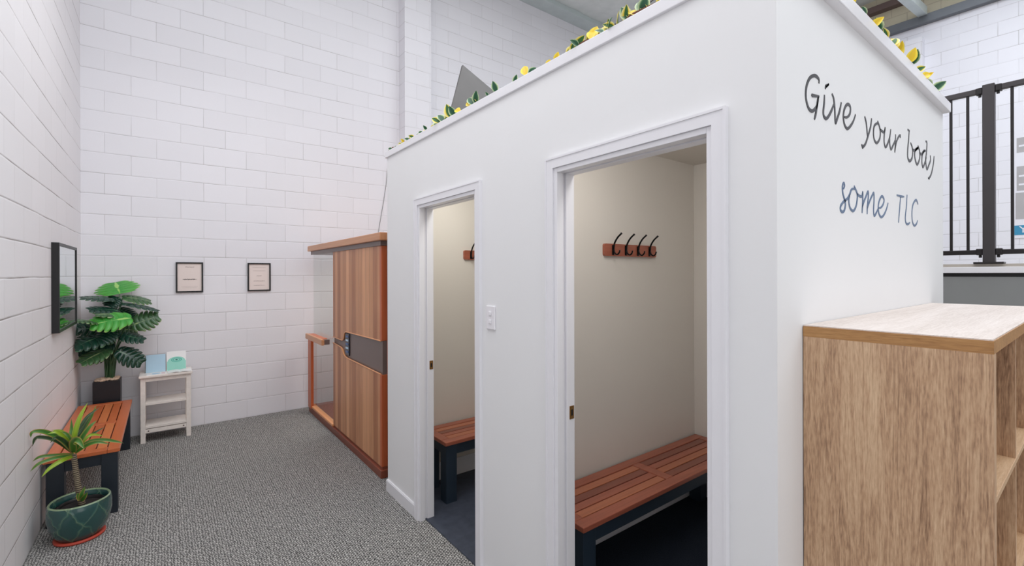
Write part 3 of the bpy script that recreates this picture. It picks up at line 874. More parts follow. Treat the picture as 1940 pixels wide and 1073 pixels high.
bm = nb(); tube(bm, catmull([on_y(x_, y_, YB - .006) for x_, y_ in ((734, 318), (732, 345), (727, 380), (721, 415), (716, 447))], 6), .0035, 8)
tag(obj('power_cable', bm, M['grey_panel']), 'thin grey cable running down the back block wall to the top of the sauna', 'cable')

# ------------------------------------------------------------------ white stand with brochures
X0, X1, Y0, Y1, H = -.180, .214, 5.60, 5.86, .648
t = thing('shelf_stand', 'small whitewashed three-tier shelf stand against the back block wall', 'shelf stand', ((X0 + X1) / 2, Y0, 0))
obj('tabletop', box(nb(), X0 - .012, X1 + .012, Y0 - .02, Y1 + .01, H - .022, H, .004), M['cream_paint'], t)
for x in (X0, X1 - .038):
    for y in (Y0, Y1 - .03):
        bm = box(nb(), x, x + .038, y, y + .03, 0, H - .022, .002); obj('leg', bm, M['cream_paint'], t)
    obj('side_rail', box(nb(), x + .004, x + .030, Y0 + .03, Y1 - .03, H - .07, H - .022), M['cream_edge'], t)
    obj('side_rail', box(nb(), x + .004, x + .030, Y0 + .03, Y1 - .03, .10, .14), M['cream_edge'], t)
obj('front_rail', box(nb(), X0 + .038, X1 - .038, Y0 + .003, Y0 + .02, H - .060, H - .022), M['cream_paint'], t)
for z in (.372, .150):
    obj('shelf', box(nb(), X0 + .038, X1 - .038, Y0 + .001, Y1 - .004, z - .012, z + .012, .002), M['cream_paint'], t)
fr = obj('front_rail', box(nb(), X0 + .038, X1 - .038, Y0 + .004, Y0 + .02, .095, .132), M['cream_paint'], t)
for x in (X0 + .06, X1 - .06):
    obj('screw_cap', tube(nb(), [(x, Y0 + .0045, .113), (x, Y0 + .001, .113)], .006, 12), M['brown_steel'], fr)


def leaning(name, label, cat, x0, x1, zb, ht, yb, lean, mat):
    root = thing(name, label, cat, ((x0 + x1) / 2, yb, zb))
    bm = nb(); quadbox(bm, [(x0, yb, zb), (x1, yb, zb), (x1, yb + lean, zb + ht), (x0, yb + lean, zb + ht)], (0, .004, 0))
    obj('cover', bm, mat, root)
    return root


b1 = leaning('brochure', 'pale blue brochure standing upright on the left of the white stand', 'brochure', -.142, .012, H, .168, 5.74, .05, M['blue_card'])
obj('holder', quadbox(nb(), [(-.150, 5.746, H), (.016, 5.746, H), (.016, 5.796, H + .165), (-.150, 5.796, H + .165)], (0, .006, 0)), M['grey_panel'], b1, 'grey backing holder')
b2 = leaning('brochure', 'white and mint brochure with teal rings standing on the right of the white stand', 'brochure', .022, .180, H, .185, 5.74, .055, M['white_card'])


def disc_arc(bm, cx, cz_, rx, rz, yoff, zmin, ring=None, cut=None):
    n = 32; pts = []
    for k in range(n):
        a = 2 * PI * k / n; x = cx + rx * math.cos(a); z = max(zmin, cz_ + rz * math.sin(a)); pts.append((x, z))
    f = lambda x, z, o: (x, 5.74 + .055 * (z - H) / .185 - o, z)
    if ring is None:
        bm.faces.new([bm.verts.new(f(x, z, yoff)) for x, z in pts])
    else:
        a = [bm.verts.new(f(cx + rx * math.cos(2 * PI * k / n), cz_ + rz * math.sin(2 * PI * k / n), yoff)) for k in range(n)]
        b = [bm.verts.new(f(cx + rx * ring * math.cos(2 * PI * k / n), cz_ + rz * ring * math.sin(2 * PI * k / n), yoff)) for k in range(n)]
        for k in range(n): bm.faces.new((a[k], a[(k + 1) % n], b[(k + 1) % n], b[k]))
    return bm


bm = nb(); f_ = lambda x, z, o: (x, 5.74 + .055 * (z - H) / .185 - o, z)
pts = [(.024, H + .002), (.178, H + .002), (.178, H + .09)] + [(.101 + .072 * math.cos(a), H + .09 + .042 * math.sin(a)) for a in [PI * k / 12 for k in range(13)]] + [(.024, H + .09)]
bm.faces.new([bm.verts.new(f_(x, z, .0006)) for x, z in pts])
pr = obj('mint_print', bm, M['mint'], b2)
bm = nb()
disc_arc(bm, .101, H + .102, .044, .022, .0012, 0, .82); disc_arc(bm, .101, H + .102, .030, .014, .0012, 0, .75)
obj('ring_print', bm, M['teal'], b2)
bm = nb(); disc_arc(bm, .101, H + .102, .010, .006, .0016, 0); obj('centre_print', bm, M['deep_teal'], b2)

c = thing('booklet', 'small blue and pink card lying flat on the left front of the white stand', 'card', (-.06, 5.63, H))
obj('cover', box(nb(), -.135, .010, 5.59, 5.70, H, H + .003), M['white_card'], c)
bm = nb(); q_ = [bm.verts.new((-.062 + .034 * math.cos(2 * PI * k / 24), 5.645 + .034 * math.sin(2 * PI * k / 24), H + .0035)) for k in range(24)]; bm.faces.new(q_)
obj('blue_print', bm, M['blue_card'], c)
obj('pink_print', box(nb(), -.02, .008, 5.595, 5.695, H + .003, H + .0036), M['pink'], c)
c = thing('booklet', 'open white booklet lying flat on the right front of the white stand', 'booklet', (.12, 5.64, H))
bm = nb()
for side in (0, 1):
    for k in range(6):
        a0 = k / 6; a1 = (k + 1) / 6
        def zc(a): return H + .008 + .010 * math.sin(PI * (1 - a)) * (1 - a)
        xs = [.125 + (a - 0) * .095 * (1 if side else -1) for a in (a0, a1)]
        quadbox(bm, [(xs[0], 5.585, zc(a0)), (xs[1], 5.585, zc(a1)), (xs[1], 5.71, zc(a1)), (xs[0], 5.71, zc(a0))], (0, 0, -.007))
obj('pages', bm, M['white_card'], c)

# ------------------------------------------------------------------ foliage helpers
def frame_from(d, nrm):
    d = d.normalized(); n = (nrm - d * nrm.dot(d)).normalized(); return d, d.cross(n).normalized(), n


def monstera_leaf(root, base, tip, width, nrm, mat, droop=.22, fold=.30, seed=0):
    rnd = random.Random(seed)
    base = Vector(base); tip = Vector(tip); L = (tip - base).length
    d, s, n = frame_from(tip - base, Vector(nrm))
    bm = nb(); uvl = bm.loops.layers.uv.new('uv')
    F = 6; prof = [.42, .82, 1.0, .98, .86, .66, .40]

    def P(a, u, fwd):       # a along midrib 0..1, u lateral -1..1
        x = a + fwd * abs(u) - 0.13 * abs(u) * (1 - a) * (1.5 if a < .2 else .6)
        au = abs(u) * width / 2
        zz = -droop * L * (x ** 2) - fold * au * abs(u) * .9 + fold * .3 * au
        return base + d * (x * L) + s * (au * (1 if u > 0 else -1)) + n * zz

    def wv(a):
        k = min(5.999, a * 6); i = int(k); f = k - i; return prof[i] * (1 - f) + prof[i + 1] * f
    for sgn in (1, -1):
        for i in range(F):
            a0, a1 = i / F, (i + 1) / F
            inner = .46 + .24 * rnd.random() if i < F - 1 else 1.0
            gap = .030 if 0 < i else .01
            us = [0, inner * .5, inner, inner + (1 - inner) * .55, 1.0] if inner < 1 else [0, .5, .8, 1.0]
            rows = []
            for q, u in enumerate(us):
                g = 0 if (u <= inner and inner < 1) else gap * (.6 if u < 1 else 1.2)
                if inner >= 1: g = 0
                c0, c1 = a0 + g * .5, a1 - g * .5
                am = (c0 + c1) / 2
                if u >= 1.0: c0 = am + (c0 - am) * .72; c1 = am + (c1 - am) * .72
                row = []
                for cc in (c0, am, c1):
                    wid = wv(cc) * u
                    if u >= 1.0 and cc == am: wid *= 1.05
                    row.append(bm.verts.new(P(cc, sgn * max(wid, 1e-4), .16 * u)))
                rows.append((row, u))
            for (r0, u0), (r1, u1) in zip(rows, rows[1:]):
                for j in range(2):
                    vs = (r0[j], r0[j + 1], r1[j + 1], r1[j]) if sgn > 0 else (r0[j], r1[j], r1[j + 1], r0[j + 1])
                    f = bm.faces.new(vs); f.smooth = True
                    for lp in f.loops:
                        v = lp.vert; uu = u0 if v in r0 else u1
                        vv = i + (([r0, r1][v not in r0]).index(v)) / 2
                        lp[uvl].uv = (sgn * uu, vv)
    bmesh.ops.remove_doubles(bm, verts=bm.verts[:], dist=1e-4)
    r = bmesh.ops.extrude_face_region(bm, geom=bm.faces[:])
    bmesh.ops.translate(bm, vec=n * .0012, verts=[v for v in r['geom'] if isinstance(v, bmesh.types.BMVert)])
    for v in bm.verts:
        v.co.x = max(v.co.x, XL + .008); v.co.y = min(v.co.y, YB - .008)
    bmesh.ops.recalc_face_normals(bm, faces=bm.faces[:])
    return obj('leaf', bm, mat, root)


def strap_leaf(root, pts, width, mat, name='leaf', n=7, fold=.35, side=None):
    P = catmull(pts, n); N = len(P); bm = nb(); uvl = bm.loops.layers.uv.new('uv'); rows = []
    view = Vector((0, -1, .45)).normalized() if side is None else Vector(side)
    for i, p in enumerate(P):
        t_ = i / (N - 1); d = (P[min(i + 1, N - 1)] - P[max(i - 1, 0)]).normalized()
        s = d.cross(view); s = s.normalized() if s.length > .1 else Vector((1, 0, 0)); nn = s.cross(d)
        wd = width * (math.sin(PI * min(1, .18 + t_ * .84)) ** .7 if t_ < .98 else .05) / 2
        rows.append([bm.verts.new(p + s * (u * wd) + nn * (abs(u) * wd * fold)) for u in (-1, -.5, 0, .5, 1)])
    for i, (a, b) in enumerate(zip(rows, rows[1:])):
        for k in range(4):
            f = bm.faces.new((a[k], a[k + 1], b[k + 1], b[k])); f.smooth = True
            for lp, (u, v) in zip(f.loops, ((k, i), (k + 1, i), (k + 1, i + 1), (k, i + 1))): lp[uvl].uv = ((u - 2) / 2, v / N)
    for v in bm.verts: v.co.x = max(v.co.x, XL + .006)
    return obj(name, bm, mat, root)


# ------------------------------------------------------------------ monstera in a tall black planter
PX, PY = -.425, 5.755
t = thing('potted_monstera', 'tall leafy monstera in a black planter with pebbles behind the orange bench in the corner', 'potted plant', (PX, PY, 0))
bm = nb(); PW = .097; PH = .625
box(bm, PX - PW, PX + PW, PY - PW, PY - PW + .012, 0, PH, .001); box(bm, PX - PW, PX + PW, PY + PW - .012, PY + PW, 0, PH, .001)
box(bm, PX - PW, PX - PW + .012, PY - PW + .012, PY + PW - .012, 0, PH, .001); box(bm, PX + PW - .012, PX + PW, PY - PW + .012, PY + PW - .012, 0, PH, .001)
box(bm, PX - PW + .012, PX + PW - .012, PY - PW + .012, PY + PW - .012, 0, .02)
obj('planter', bm, M['planter'], t)
obj('soil', box(nb(), PX - PW + .012, PX + PW - .012, PY - PW + .012, PY + PW - .012, .5, PH - .02), M['soil'], t)
bm = nb(); rnd = random.Random(3)
for k in range(110):
    x = PX + rnd.uniform(-.078, .078); y = PY + rnd.uniform(-.078, .078); r_ = rnd.uniform(.009, .017)
    g = bmesh.ops.create_icosphere(bm, subdivisions=2, radius=r_)
    bmesh.ops.scale(bm, vec=(1.2, 1, .7), verts=g['verts'])
    for v in g['verts']: v.co += Vector((x, y, PH + .002 + rnd.uniform(0, .022) * (1 - (abs(x - PX) + abs(y - PY)) / .16)))
for f in bm.faces: f.smooth = True
pb = obj('pebbles', bm, M['pebble'], t); pb['kind'] = 'stuff'
mz = lambda a, b, Y: on_y(130 + a / 3.8333, 500 + b / 3.8333, Y)
leaves = [  # base, tip (crop pixels), base Y, tip Y, width, normal, material
    ((372, 218), (335, 112), 5.70, 5.84, .34, (0, -.9, .5), 'mon_bright'),
    ((340, 262), (108, 212), 5.68, 5.62, .15, (0, -.35, 1), 'mon_dark'),
    ((392, 246), (600, 246), 5.70, 5.74, .17, (0, -.55, 1), 'mon_mid'),
    ((385, 290), (650, 300), 5.66, 5.60, .11, (0, -.3, 1), 'mon_dark'),
    ((372, 345), (172, 300), 5.64, 5.52, .19, (-.1, -.55, 1), 'mon_dark'),
    ((440, 385), (225, 330), 5.60, 5.46, .13, (.2, -.4, 1), 'mon_mid'),
    ((455, 395), (170, 415), 5.50, 5.40, .22, (.05, -1.0, .9), 'mon_bright'),
    ((230, 430), (62, 378), 5.52, 5.36, .14, (0, -.4, 1), 'mon_mid'),
    ((452, 452), (636, 372), 5.62, 5.58, .21, (-.2, -1, .5), 'mon_mid'),
    ((340, 470), (75, 450), 5.66, 5.52, .22, (0, -.9, .7), 'mon_dark'),
    ((330, 500), (55, 565), 5.60, 5.40, .22, (0, -.7, .8), 'mon_dark'),
    ((320, 560), (80, 610), 5.68, 5.56, .27, (-.1, -1, .6), 'mon_dark'),
    ((300, 620), (95, 690), 5.62, 5.46, .17, (0, -.7, .8), 'mon_mid'),
    ((300, 640), (120, 655), 5.70, 5.66, .2, (0, -1, .3), 'mon_dark'),
    ((350, 515), (545, 530), 5.62, 5.56, .16, (.1, -.6, .9), 'mon_dark'),
    ((355, 630), (535, 708), 5.60, 5.54, .19, (.2, -1, .5), 'mon_dark'),
    ((330, 480), (500, 470), 5.68, 5.70, .19, (0, -.9, .7), 'mon_mid'),
    ((360, 330), (480, 375), 5.72, 5.66, .16, (0, -.7, .9), 'mon_dark'),
    ((320, 480), (220, 560), 5.56, 5.46, .18, (0, -.9, .7), 'mon_dark'),
    ((345, 240), (290, 300), 5.72, 5.66, .16, (0, -.8, .8), 'mon_dark'),
]
foot = Vector((PX + .01, PY - .0, PH - .01))
for i, (b, tp_, yb, yt, wd, nr, mt) in enumerate(leaves):
    B_ = mz(*b, yb); T_ = mz(*tp_, yt)
    B_.x = max(B_.x, XL + .04); T_.x = max(T_.x, XL + .02)
    monstera_leaf(t, B_, T_, wd, nr, M[mt], seed=i)
    r0 = foot + Vector((random.uniform(-.03, .03), random.uniform(-.03, .03), -.03))
    md = r0.lerp(B_, .55) + Vector((-(B_.x - r0.x) * .18, -(B_.y - r0.y) * .1, .03))
    obj('stalk', tube(nb(), catmull([r0, md, B_], 6), [.0085 - .005 * k / 12 for k in range(13)], 8), M['stalk'], t)

# ------------------------------------------------------------------ dracaena in the glazed pot
GX, GY = -.415, 3.865
t = thing('potted_dracaena', 'small dracaena in a green glazed pot on the carpet before the orange bench', 'potted plant', (GX, GY, 0))
pr_ = [(.0, .014), (.098, .014), (.112, .03), (.138, .085), (.150, .145), (.150, .195), (.145, .228), (.139, .236), (.132, .228), (.128, .19), (.0, .188)]
obj('pot', lathe(nb(), pr_[1:10], GX, GY, 56, 'uv'), M['pot'], t)
bm = lathe(nb(), [(.0001, .012), (.098, .012)], GX, GY, 40)
obj('saucer', lathe(nb(), [(.0001, 0), (.112, 0), (.120, .004), (.121, .012), (.116, .018), (.100, .014), (.0001, .014)], GX, GY, 48), M['saucer'], t, 'terracotta red saucer')
bm.free()
bm = lathe(nb(), [(.0001, .188), (.131, .186)], GX, GY, 48)
obj('soil', bm, M['soil'], t)
ni = obj('nursery_pot', lathe(nb(), [(.100, .186), (.103, .204), (.108, .206), (.106, .190)], GX + .006, GY, 48), M['black'], t, 'thin black inner pot rim')
dz = lambda a, b, Y: on_y(40 + a / 3.461, 740 + b / 3.461, Y)
tb = Vector((GX + .01, GY, .185)); crown = dz(345, 420, GY)
tr = catmull([tb, tb.lerp(crown, .4) + Vector((-.004, 0, 0)), crown], 8)
obj('trunk', tube(nb(), tr, [.017 - .004 * i / 16 for i in range(17)], 14), M['trunk'], t)
dl = [  # control points in crop px with Y offsets, width, material
    ([(345, 410, 0), (350, 300, -.01), (385, 180, .0), (435, 82, .03)], .040, 'drac_b'),
    ([(350, 400, 0), (375, 290, .02), (430, 180, .06), (515, 112, .1)], .036, 'drac_c'),
    ([(350, 405, 0), (390, 290, .04), (450, 190, .08), (495, 98, .12)], .034, 'drac_a'),
    ([(340, 400, 0), (322, 320, .02), (330, 260, .05), (330, 188, .07)], .036, 'drac_a'),
    ([(355, 400, 0), (400, 310, -.02), (450, 240, -.02), (495, 198, .0)], .038, 'drac_a'),
    ([(355, 405, 0), (420, 320, .03), (480, 280, .08), (550, 240, .12)], .028, 'drac_c'),
    ([(340, 405, 0), (260, 320, -.03), (150, 272, -.06), (75, 275, -.08), (55, 312, -.08)], .040, 'drac_a'),
    ([(340, 410, 0), (230, 330, -.01), (130, 308, -.02), (90, 320, -.03), (72, 368, -.03)], .032, 'drac_c'),
    ([(345, 420, 0), (250, 425, -.02), (130, 435, -.03), (52, 470, -.03)], .032, 'drac_a'),
    ([(340, 425, 0), (240, 440, -.05), (120, 480, -.08), (15, 540, -.09)], .034, 'drac_a'),
    ([(345, 430, 0), (270, 460, -.07), (190, 510, -.10), (135, 568, -.12)], .036, 'drac_b'),
    ([(355, 410, 0), (440, 340, .0), (540, 325, .02), (620, 335, .03), (672, 346, .03)], .034, 'drac_a'),
    ([(355, 410, 0), (430, 360, -.04), (500, 340, -.06), (582, 352, -.06)], .036, 'drac_a'),
    ([(350, 405, 0), (430, 310, .02), (480, 290, .04), (540, 300, .05)], .026, 'drac_b'),
    ([(345, 405, 0), (345, 340, -.10), (375, 330, -.16), (415, 385, -.19)], .060, 'drac_a'),
    ([(345, 405, 0), (300, 330, -.06), (240, 275, -.08), (175, 285, -.09)], .034, 'drac_b'),
    ([(345, 405, 0), (310, 310, .04), (260, 268, .07), (200, 262, .09)], .030, 'drac_b'),
    ([(345, 405, 0), (290, 340, -.08), (230, 310, -.12), (190, 345, -.13)], .034, 'drac_c'),
    ([(345, 405, 0), (320, 330, -.02), (300, 290, -.02), (260, 270, -.01)], .040, 'drac_a'),
    ([(345, 400, 0), (360, 320, .0), (400, 260, .02), (455, 170, .05)], .036, 'drac_c'),
]
for pts, wd, mt in dl:
    P3 = [dz(a, b, GY + dy) for a, b, dy in pts]
    for p in P3: p.x = max(p.x, XL + .012)
    strap_leaf(t, P3, wd * .68, M[mt])
for pts in ([(392, 720, -.02), (398, 680, -.03), (420, 630, -.03)], [(396, 725, -.02), (415, 700, -.04), (436, 668, -.05)], [(388, 720, -.02), (378, 695, -.02), (372, 672, -.02)]):
    strap_leaf(t, [dz(a, b, GY + dy) for a, b, dy in pts], .026, M['drac_a'])

# ------------------------------------------------------------------ garlands on the booth roof
ZC = BH + .046


def ivy_leaf(root, p, d, nrm, L, wd, mat):
    d, s, n = frame_from(Vector(d), Vector(nrm)); bm = nb(); uvl = bm.loops.layers.uv.new('uv'); rows = []
    for i in range(7):
        t_ = i / 6; ww = wd / 2 * (math.sin(PI * min(1, t_ * .93 + .07)) ** .8) * (1.15 - .3 * t_)
        rows.append([bm.verts.new(p + d * (L * t_) + s * (u * ww) + n * (abs(u) * ww * .35 - L * .22 * t_ * t_)) for u in (-1, -.5, 0, .5, 1)])
    for i, (a, b) in enumerate(zip(rows, rows[1:])):
        for k in range(4):
            f = bm.faces.new((a[k], a[k + 1], b[k + 1], b[k])); f.smooth = True
            for lp, u in zip(f.loops, (k, k + 1, k + 1, k)): lp[uvl].uv = ((u - 2) / 2, i / 6)
    return obj('leaf', bm, mat, root)


def garland(label, path, spots, seed):
    """path: twig points along the roof edge; spots: (point, height, size, material)"""
    root = thing('artificial_ivy_garland', label, 'artificial ivy', path[0])
    rnd = random.Random(seed); tw = []
    for i in range(len(path) - 1):
        for k in range(8):
            v = path[i].lerp(path[i + 1], k / 8); tw.append(v + Vector((rnd.uniform(-.006, .006), rnd.uniform(-.006, .006), rnd.uniform(-.003, .008))))
    tw.append(path[-1])
    obj('twig', tube(nb(), catmull(tw, 3), .0042, 6), M['twig'], root)
    for p, tilt, L, mk in spots:
        ang = rnd.uniform(0, 2 * PI); up = tilt
        d = Vector((math.cos(ang), math.sin(ang), up)).normalized()
        nrm = Vector((-.75, -.75, .2)) + Vector((rnd.uniform(-.4, .4), rnd.uniform(-.4, .4), 0))
        if abs(nrm.normalized().dot(d)) > .9: nrm = Vector((-.8, .6, .2))
        ivy_leaf(root, p, d, nrm, L, L * .66, M[mk])
    return root


# front edge, from the far corner to the near one: (picture x, size, leaf, tilt)
rnd = random.Random(11)
GXF = 1.336
spots = []
for k in range(26):
    spots.append((742 + k * 3.4 + rnd.uniform(-1, 1), .030 + .012 * rnd.random(), rnd.choice(['ivy_a', 'ivy_b', 'ivy_c', 'ivy_c']), rnd.uniform(.2, .7)))
for px, L, mk, up in [(823, .09, 'ivy_c', .9), (828, .07, 'ivy_c', 1.6), (834, .08, 'ivy_a', .7), (838, .10, 'ivy_c', 1.4), (845, .09, 'ivy_a', .9), (850, .05, 'ivy_c', .4),
                      (853, .11, 'ivy_a', 2.2), (858, .08, 'ivy_c', 1.4), (866, .06, 'ivy_b', .5), (872, .07, 'ivy_b', .6), (878, .05, 'ivy_b', .4), (888, .08, 'ivy_b', 1.3), (892, .06, 'ivy_b', 1.0),
                      (896, .08, 'ivy_c', 1.6), (901, .08, 'ivy_c', 1.4), (905, .07, 'ivy_a', .8), (926, .03, 'ivy_c', .8), (940, .07, 'ivy_c', 2.0), (972, .05, 'ivy_c', 1.4), (998, .075, 'ivy_b', 2.6), (1002, .06, 'ivy_c', 1.0),
                      (1032, .04, 'ivy_b', 1.6), (1048, .05, 'ivy_b', 1.4), (1050, .03, 'ivy_b', .6),
                      (1071, .065, 'ivy_a', 1.0), (1076, .05, 'ivy_a', .6), (1084, .05, 'ivy_a', .5), (1092, .07, 'ivy_a', .8), (1098, .05, 'ivy_c', .5), (1104, .05, 'ivy_b', .6), (1111, .075, 'ivy_a', 1.6),
                      (1116, .085, 'ivy_b', 2.6), (1121, .075, 'ivy_b', 2.2), (1127, .06, 'ivy_b', 1.2), (1133, .05, 'ivy_b', .8), (1138, .07, 'ivy_a', 1.2), (1143, .06, 'ivy_c', .9), (1150, .06, 'ivy_a', .7), (1156, .06, 'ivy_c', .5),
                      (1163, .06, 'ivy_a', .5), (1170, .07, 'ivy_a', .6), (1178, .07, 'ivy_c', .8), (1184, .07, 'ivy_a', 1.3), (1190, .08, 'ivy_c', 1.9), (1193, .07, 'ivy_a', 2.2), (1200, .05, 'ivy_b', .8), (1206, .06, 'ivy_b', 1.0),
                      (1212, .08, 'ivy_c', 2.0), (1217, .09, 'ivy_c', 2.4), (1222, .08, 'ivy_a', 1.4), (1228, .06, 'ivy_b', .9), (1234, .06, 'ivy_b', .8), (1241, .07, 'ivy_a', 1.0), (1250, .07, 'ivy_b', 1.2), (1260, .07, 'ivy_c', 1.2), (1280, .06, 'ivy_a', 1.0), (1310, .06, 'ivy_b', 1.0), (1350, .06, 'ivy_a', 1.0)]:
    spots.append((px, L, mk, up))
spots = [(px, L * .8 if px > 822 else L, mk, up) for px, L, mk, up in spots]
spots = [(Vector((GXF + rnd.uniform(-.008, .014), on_x(px, 100, GXF).y, ZC + .004)), up, L, mk) for px, L, mk, up in spots]
garland('artificial ivy garland with yellow leaves along the long front roof edge of the booth',
        [Vector((GXF, 3.27, ZC + .005)), Vector((GXF + .004, 2.9, ZC + .005)), Vector((GXF + .012, 2.5, ZC + .004)), Vector((GXF + .03, 2.0, ZC + .004)), Vector((GXF + .012, 1.5, ZC + .005)), Vector((GXF, 1.3, ZC + .006)), Vector((GXF, 1.0, ZC + .006)), Vector((GXF + .01, .66, ZC + .006))], spots, 5)
ZS = BH + .050
GYS = BY0 - .012
spots = []
for px, L, mk, up in [(1608, .06, 'ivy_b', .8), (1613, .07, 'ivy_b', 1.4), (1619, .08, 'ivy_c', .9), (1624, .08, 'ivy_c', .5), (1631, .05, 'ivy_a', 1.2), (1637, .08, 'ivy_c', .8), (1642, .06, 'ivy_a', 1.6), (1647, .06, 'ivy_c', .5),
                      (1652, .07, 'ivy_b', .7), (1657, .07, 'ivy_b', .8), (1662, .09, 'ivy_c', 1.1), (1667, .10, 'ivy_a', 1.2), (1672, .06, 'ivy_c', .6), (1678, .09, 'ivy_a', 1.0), (1683, .08, 'ivy_c', .6), (1688, .09, 'ivy_a', 2.0), (1690, .09, 'ivy_b', 1.3),
                      (1695, .09, 'ivy_b', 1.2), (1700, .08, 'ivy_b', 1.0), (1704, .07, 'ivy_b', 1.4), (1718, .10, 'ivy_b', 1.8), (1722, .10, 'ivy_c', 1.4), (1729, .08, 'ivy_b', .5), (1734, .08, 'ivy_a', .6), (1744, .08, 'ivy_b', .5), (1750, .08, 'ivy_b', .5), (1755, .09, 'ivy_b', .6), (1759, .09, 'ivy_c', 1.5), (1764, .11, 'ivy_c', 1.0), (1769, .11, 'ivy_c', .9)]:
    spots.append((Vector((on_y(px, 100, GYS).x, GYS + rnd.uniform(-.006, .01), ZS + .002)), up * .8, L * .62, mk))
garland('artificial ivy garland along the roof edge above the lettering',
        [Vector((1.44, GYS, ZS + .006))] + [Vector((1.44 + .4 * k, GYS + .006 * (k % 2), ZS + .006)) for k in range(1, 5)] + [Vector((3.2, GYS, ZS + .006))], spots, 9)

# grey board standing on the booth roof
bm = nb()
Y3 = 3.0
a = on_y(877, 123, Y3); b = on_y(935, 172, Y3); l_ = on_y(855, 208, Y3)
sl = (b.z - a.z) / (b.x - a.x); sl2 = (l_.x - a.x) / (l_.z - a.z)
z0 = 2.42
quadbox(bm, [(a.x, Y3, a.z), (a.x + sl2 * (z0 - a.z), Y3, z0), (2.95, Y3, z0), (2.95, Y3, a.z + sl * (2.95 - a.x))], (0, .02, 0))
tag(obj('metal_board', bm, M['grey_board']), 'grey pointed metal board standing on the booth roof before the block pier', 'board')

# ------------------------------------------------------------------ raised landing, railing, poster
RX = 4.6
struct('wall_landing', box(nb(), RX, XR, YF + .5, 1.6, 0, 1.585), M['grey_panel'], label='grey panelled side of the raised landing')
struct('trim_40', box(nb(), RX - .02, RX + .12, YF + .5, 1.62, 1.612, 1.655, .002), M['gloss'], label='white strip along the landing edge')
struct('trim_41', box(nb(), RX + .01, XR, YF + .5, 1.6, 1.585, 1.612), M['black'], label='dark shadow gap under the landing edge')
struct('floor_landing', box(nb(), RX + .02, XR, YF + .5, 1.6, 1.655, 1.676), M['taupe_strip'], label='taupe floor edge of the raised landing')
bx = RX + .05


def ry(px): return on_x(px, 330, bx).y


ztop, zbot = on_x(1787, 192, bx).z, on_x(1787, 479, bx).z
pf = [('baluster', 1805), ('baluster', 1837), ('post', 1874), ('baluster', 1918)]
sp_ = ry(1805) - ry(1837)
t = thing('steel_railing', 'charcoal steel railing on the raised landing at the right edge of the picture', 'railing', (bx, .5, 1.676))
ypost = ry(1874)
bars = [ypost + sp_ * k + .018 for k in range(1, 12)]
for y in bars:
    obj('baluster', box(nb(), bx - .008, bx + .008, y - .008, y + .008, zbot, ztop, .002), M['rail_bar'], t)
bars2 = [ry(1918) - sp_ * 1.08 * k for k in range(0, 12)]
for y in bars2:
    obj('baluster', box(nb(), bx - .008, bx + .008, y - .008, y + .008, zbot, ztop, .002), M['rail_bar'], t)
for ya, yb_ in ((ypost + .03, bars[-1] + .05), (bars2[-1] - .05, ypost - .03)):
    obj('top_rail', box(nb(), bx - .018, bx + .018, ya, yb_, ztop - .008, ztop + .030, .004), M['rail'], t)
    obj('bottom_rail', box(nb(), bx - .016, bx + .016, ya, yb_, zbot - .022, zbot + .012, .004), M['rail_bar'], t)
p = obj('post', box(nb(), bx - .03, bx + .03, ypost - .031, ypost + .031, 1.688, ztop + .045, .004), M['rail'], t)
obj('base_plate', box(nb(), bx - .055, bx + .055, ypost - .075, ypost + .075, 1.676, 1.690, .003), M['rail_bar'], t)
for zz in (ztop + .008, zbot - .004):
    for s in (-1, 1):
        bk = nb(); y = ypost + s * .045
        box(bk, bx - .022, bx + .022, min(y - s * .014, y + s * .02), max(y - s * .014, y + s * .02), zz - .022, zz + .024, .004)
        box(bk, bx - .006, bx + .006, y - .008, y + .008, zz - .040, zz - .022, .002)
        obj('bracket', bk, M['rail_bar'], t)
y = ypost - 1.15
obj('post', box(nb(), bx - .03, bx + .03, y - .031, y + .031, 1.676, ztop + .045, .004), M['rail'], t)

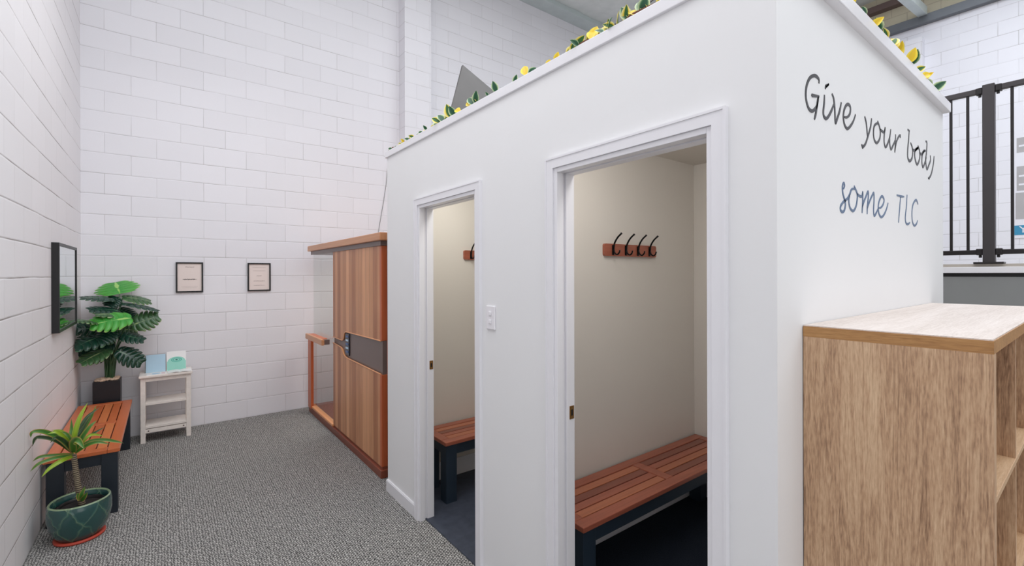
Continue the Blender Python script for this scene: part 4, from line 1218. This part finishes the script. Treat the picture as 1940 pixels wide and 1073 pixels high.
PXp = XR - .012
q0 = on_x(1921, 202, PXp); q1 = on_x(1921, 452, PXp)
ya, zt, zb = q0.y, q0.z, q1.z
t = thing('wall_poster', 'white poster with grey pictures and a blue strip on the far right block wall', 'poster', (PXp, ya - .5, zb))
obj('sheet', box(nb(), PXp, XR, ya - 1.1, ya, zb, zt), M['poster'], t)
for (u0, u1, y0p, y1p) in ((1926, 1990, 262, 290), (1926, 1990, 316, 362), (1924, 1990, 366, 416)):
    a = on_x(u0, y0p, PXp); b = on_x(u0, y1p, PXp)
    obj('picture', box(nb(), PXp - .002, PXp, ya - .95, a.y, b.z, a.z), M['poster_grey'], t, 'grey printed picture')
for (yp) in (277, 334, 350):
    a = on_x(1930, yp, PXp)
    obj('picture_line', box(nb(), PXp - .003, PXp - .002, ya - .9, a.y, a.z - .012, a.z + .012), M['poster'], t)
a = on_x(1920, 428, PXp); b = on_x(1920, 446, PXp)
bl = obj('blue_strip', box(nb(), PXp - .003, PXp, ya - 1.1, a.y, b.z, a.z), M['poster_blue'], t, 'blue strip with white capitals')
fc = bpy.data.curves.new('strip_text', 'FONT'); fc.body = 'YEL'; fc.size = .135; fc.extrude = .001
fo = bpy.data.objects.new('tmp_text', fc); COL.objects.link(fo)
bpy.context.view_layer.update()
me = bpy.data.meshes.new_from_object(fo); bpy.data.objects.remove(fo)
me.materials.append(M['poster'])
to = bpy.data.objects.new('strip_lettering', me); COL.objects.link(to); to.parent = bl
to.matrix_world = Matrix.Translation((PXp - .0045, a.y - .05, b.z + .03)) @ Matrix.Rotation(-PI / 2, 4, 'Z') @ Matrix.Rotation(PI / 2, 4, 'X')

# repeated kinds share a group
GROUPS = {'slatted_bench': 'slatted benches', 'coat_hook_rail': 'coat hook rails in the changing rooms',
          'certificate_frame': 'framed certificates on the back wall', 'brochure': 'brochures standing on the white stand',
          'booklet': 'booklets lying on the white stand', 'artificial_ivy_garland': 'ivy garlands on the booth roof',
          'wall_lettering': 'script lettering on the booth wall'}
for o in COL.objects:
    if o.parent is None and o.name.split('.')[0] in GROUPS:
        o['group'] = GROUPS[o.name.split('.')[0]]
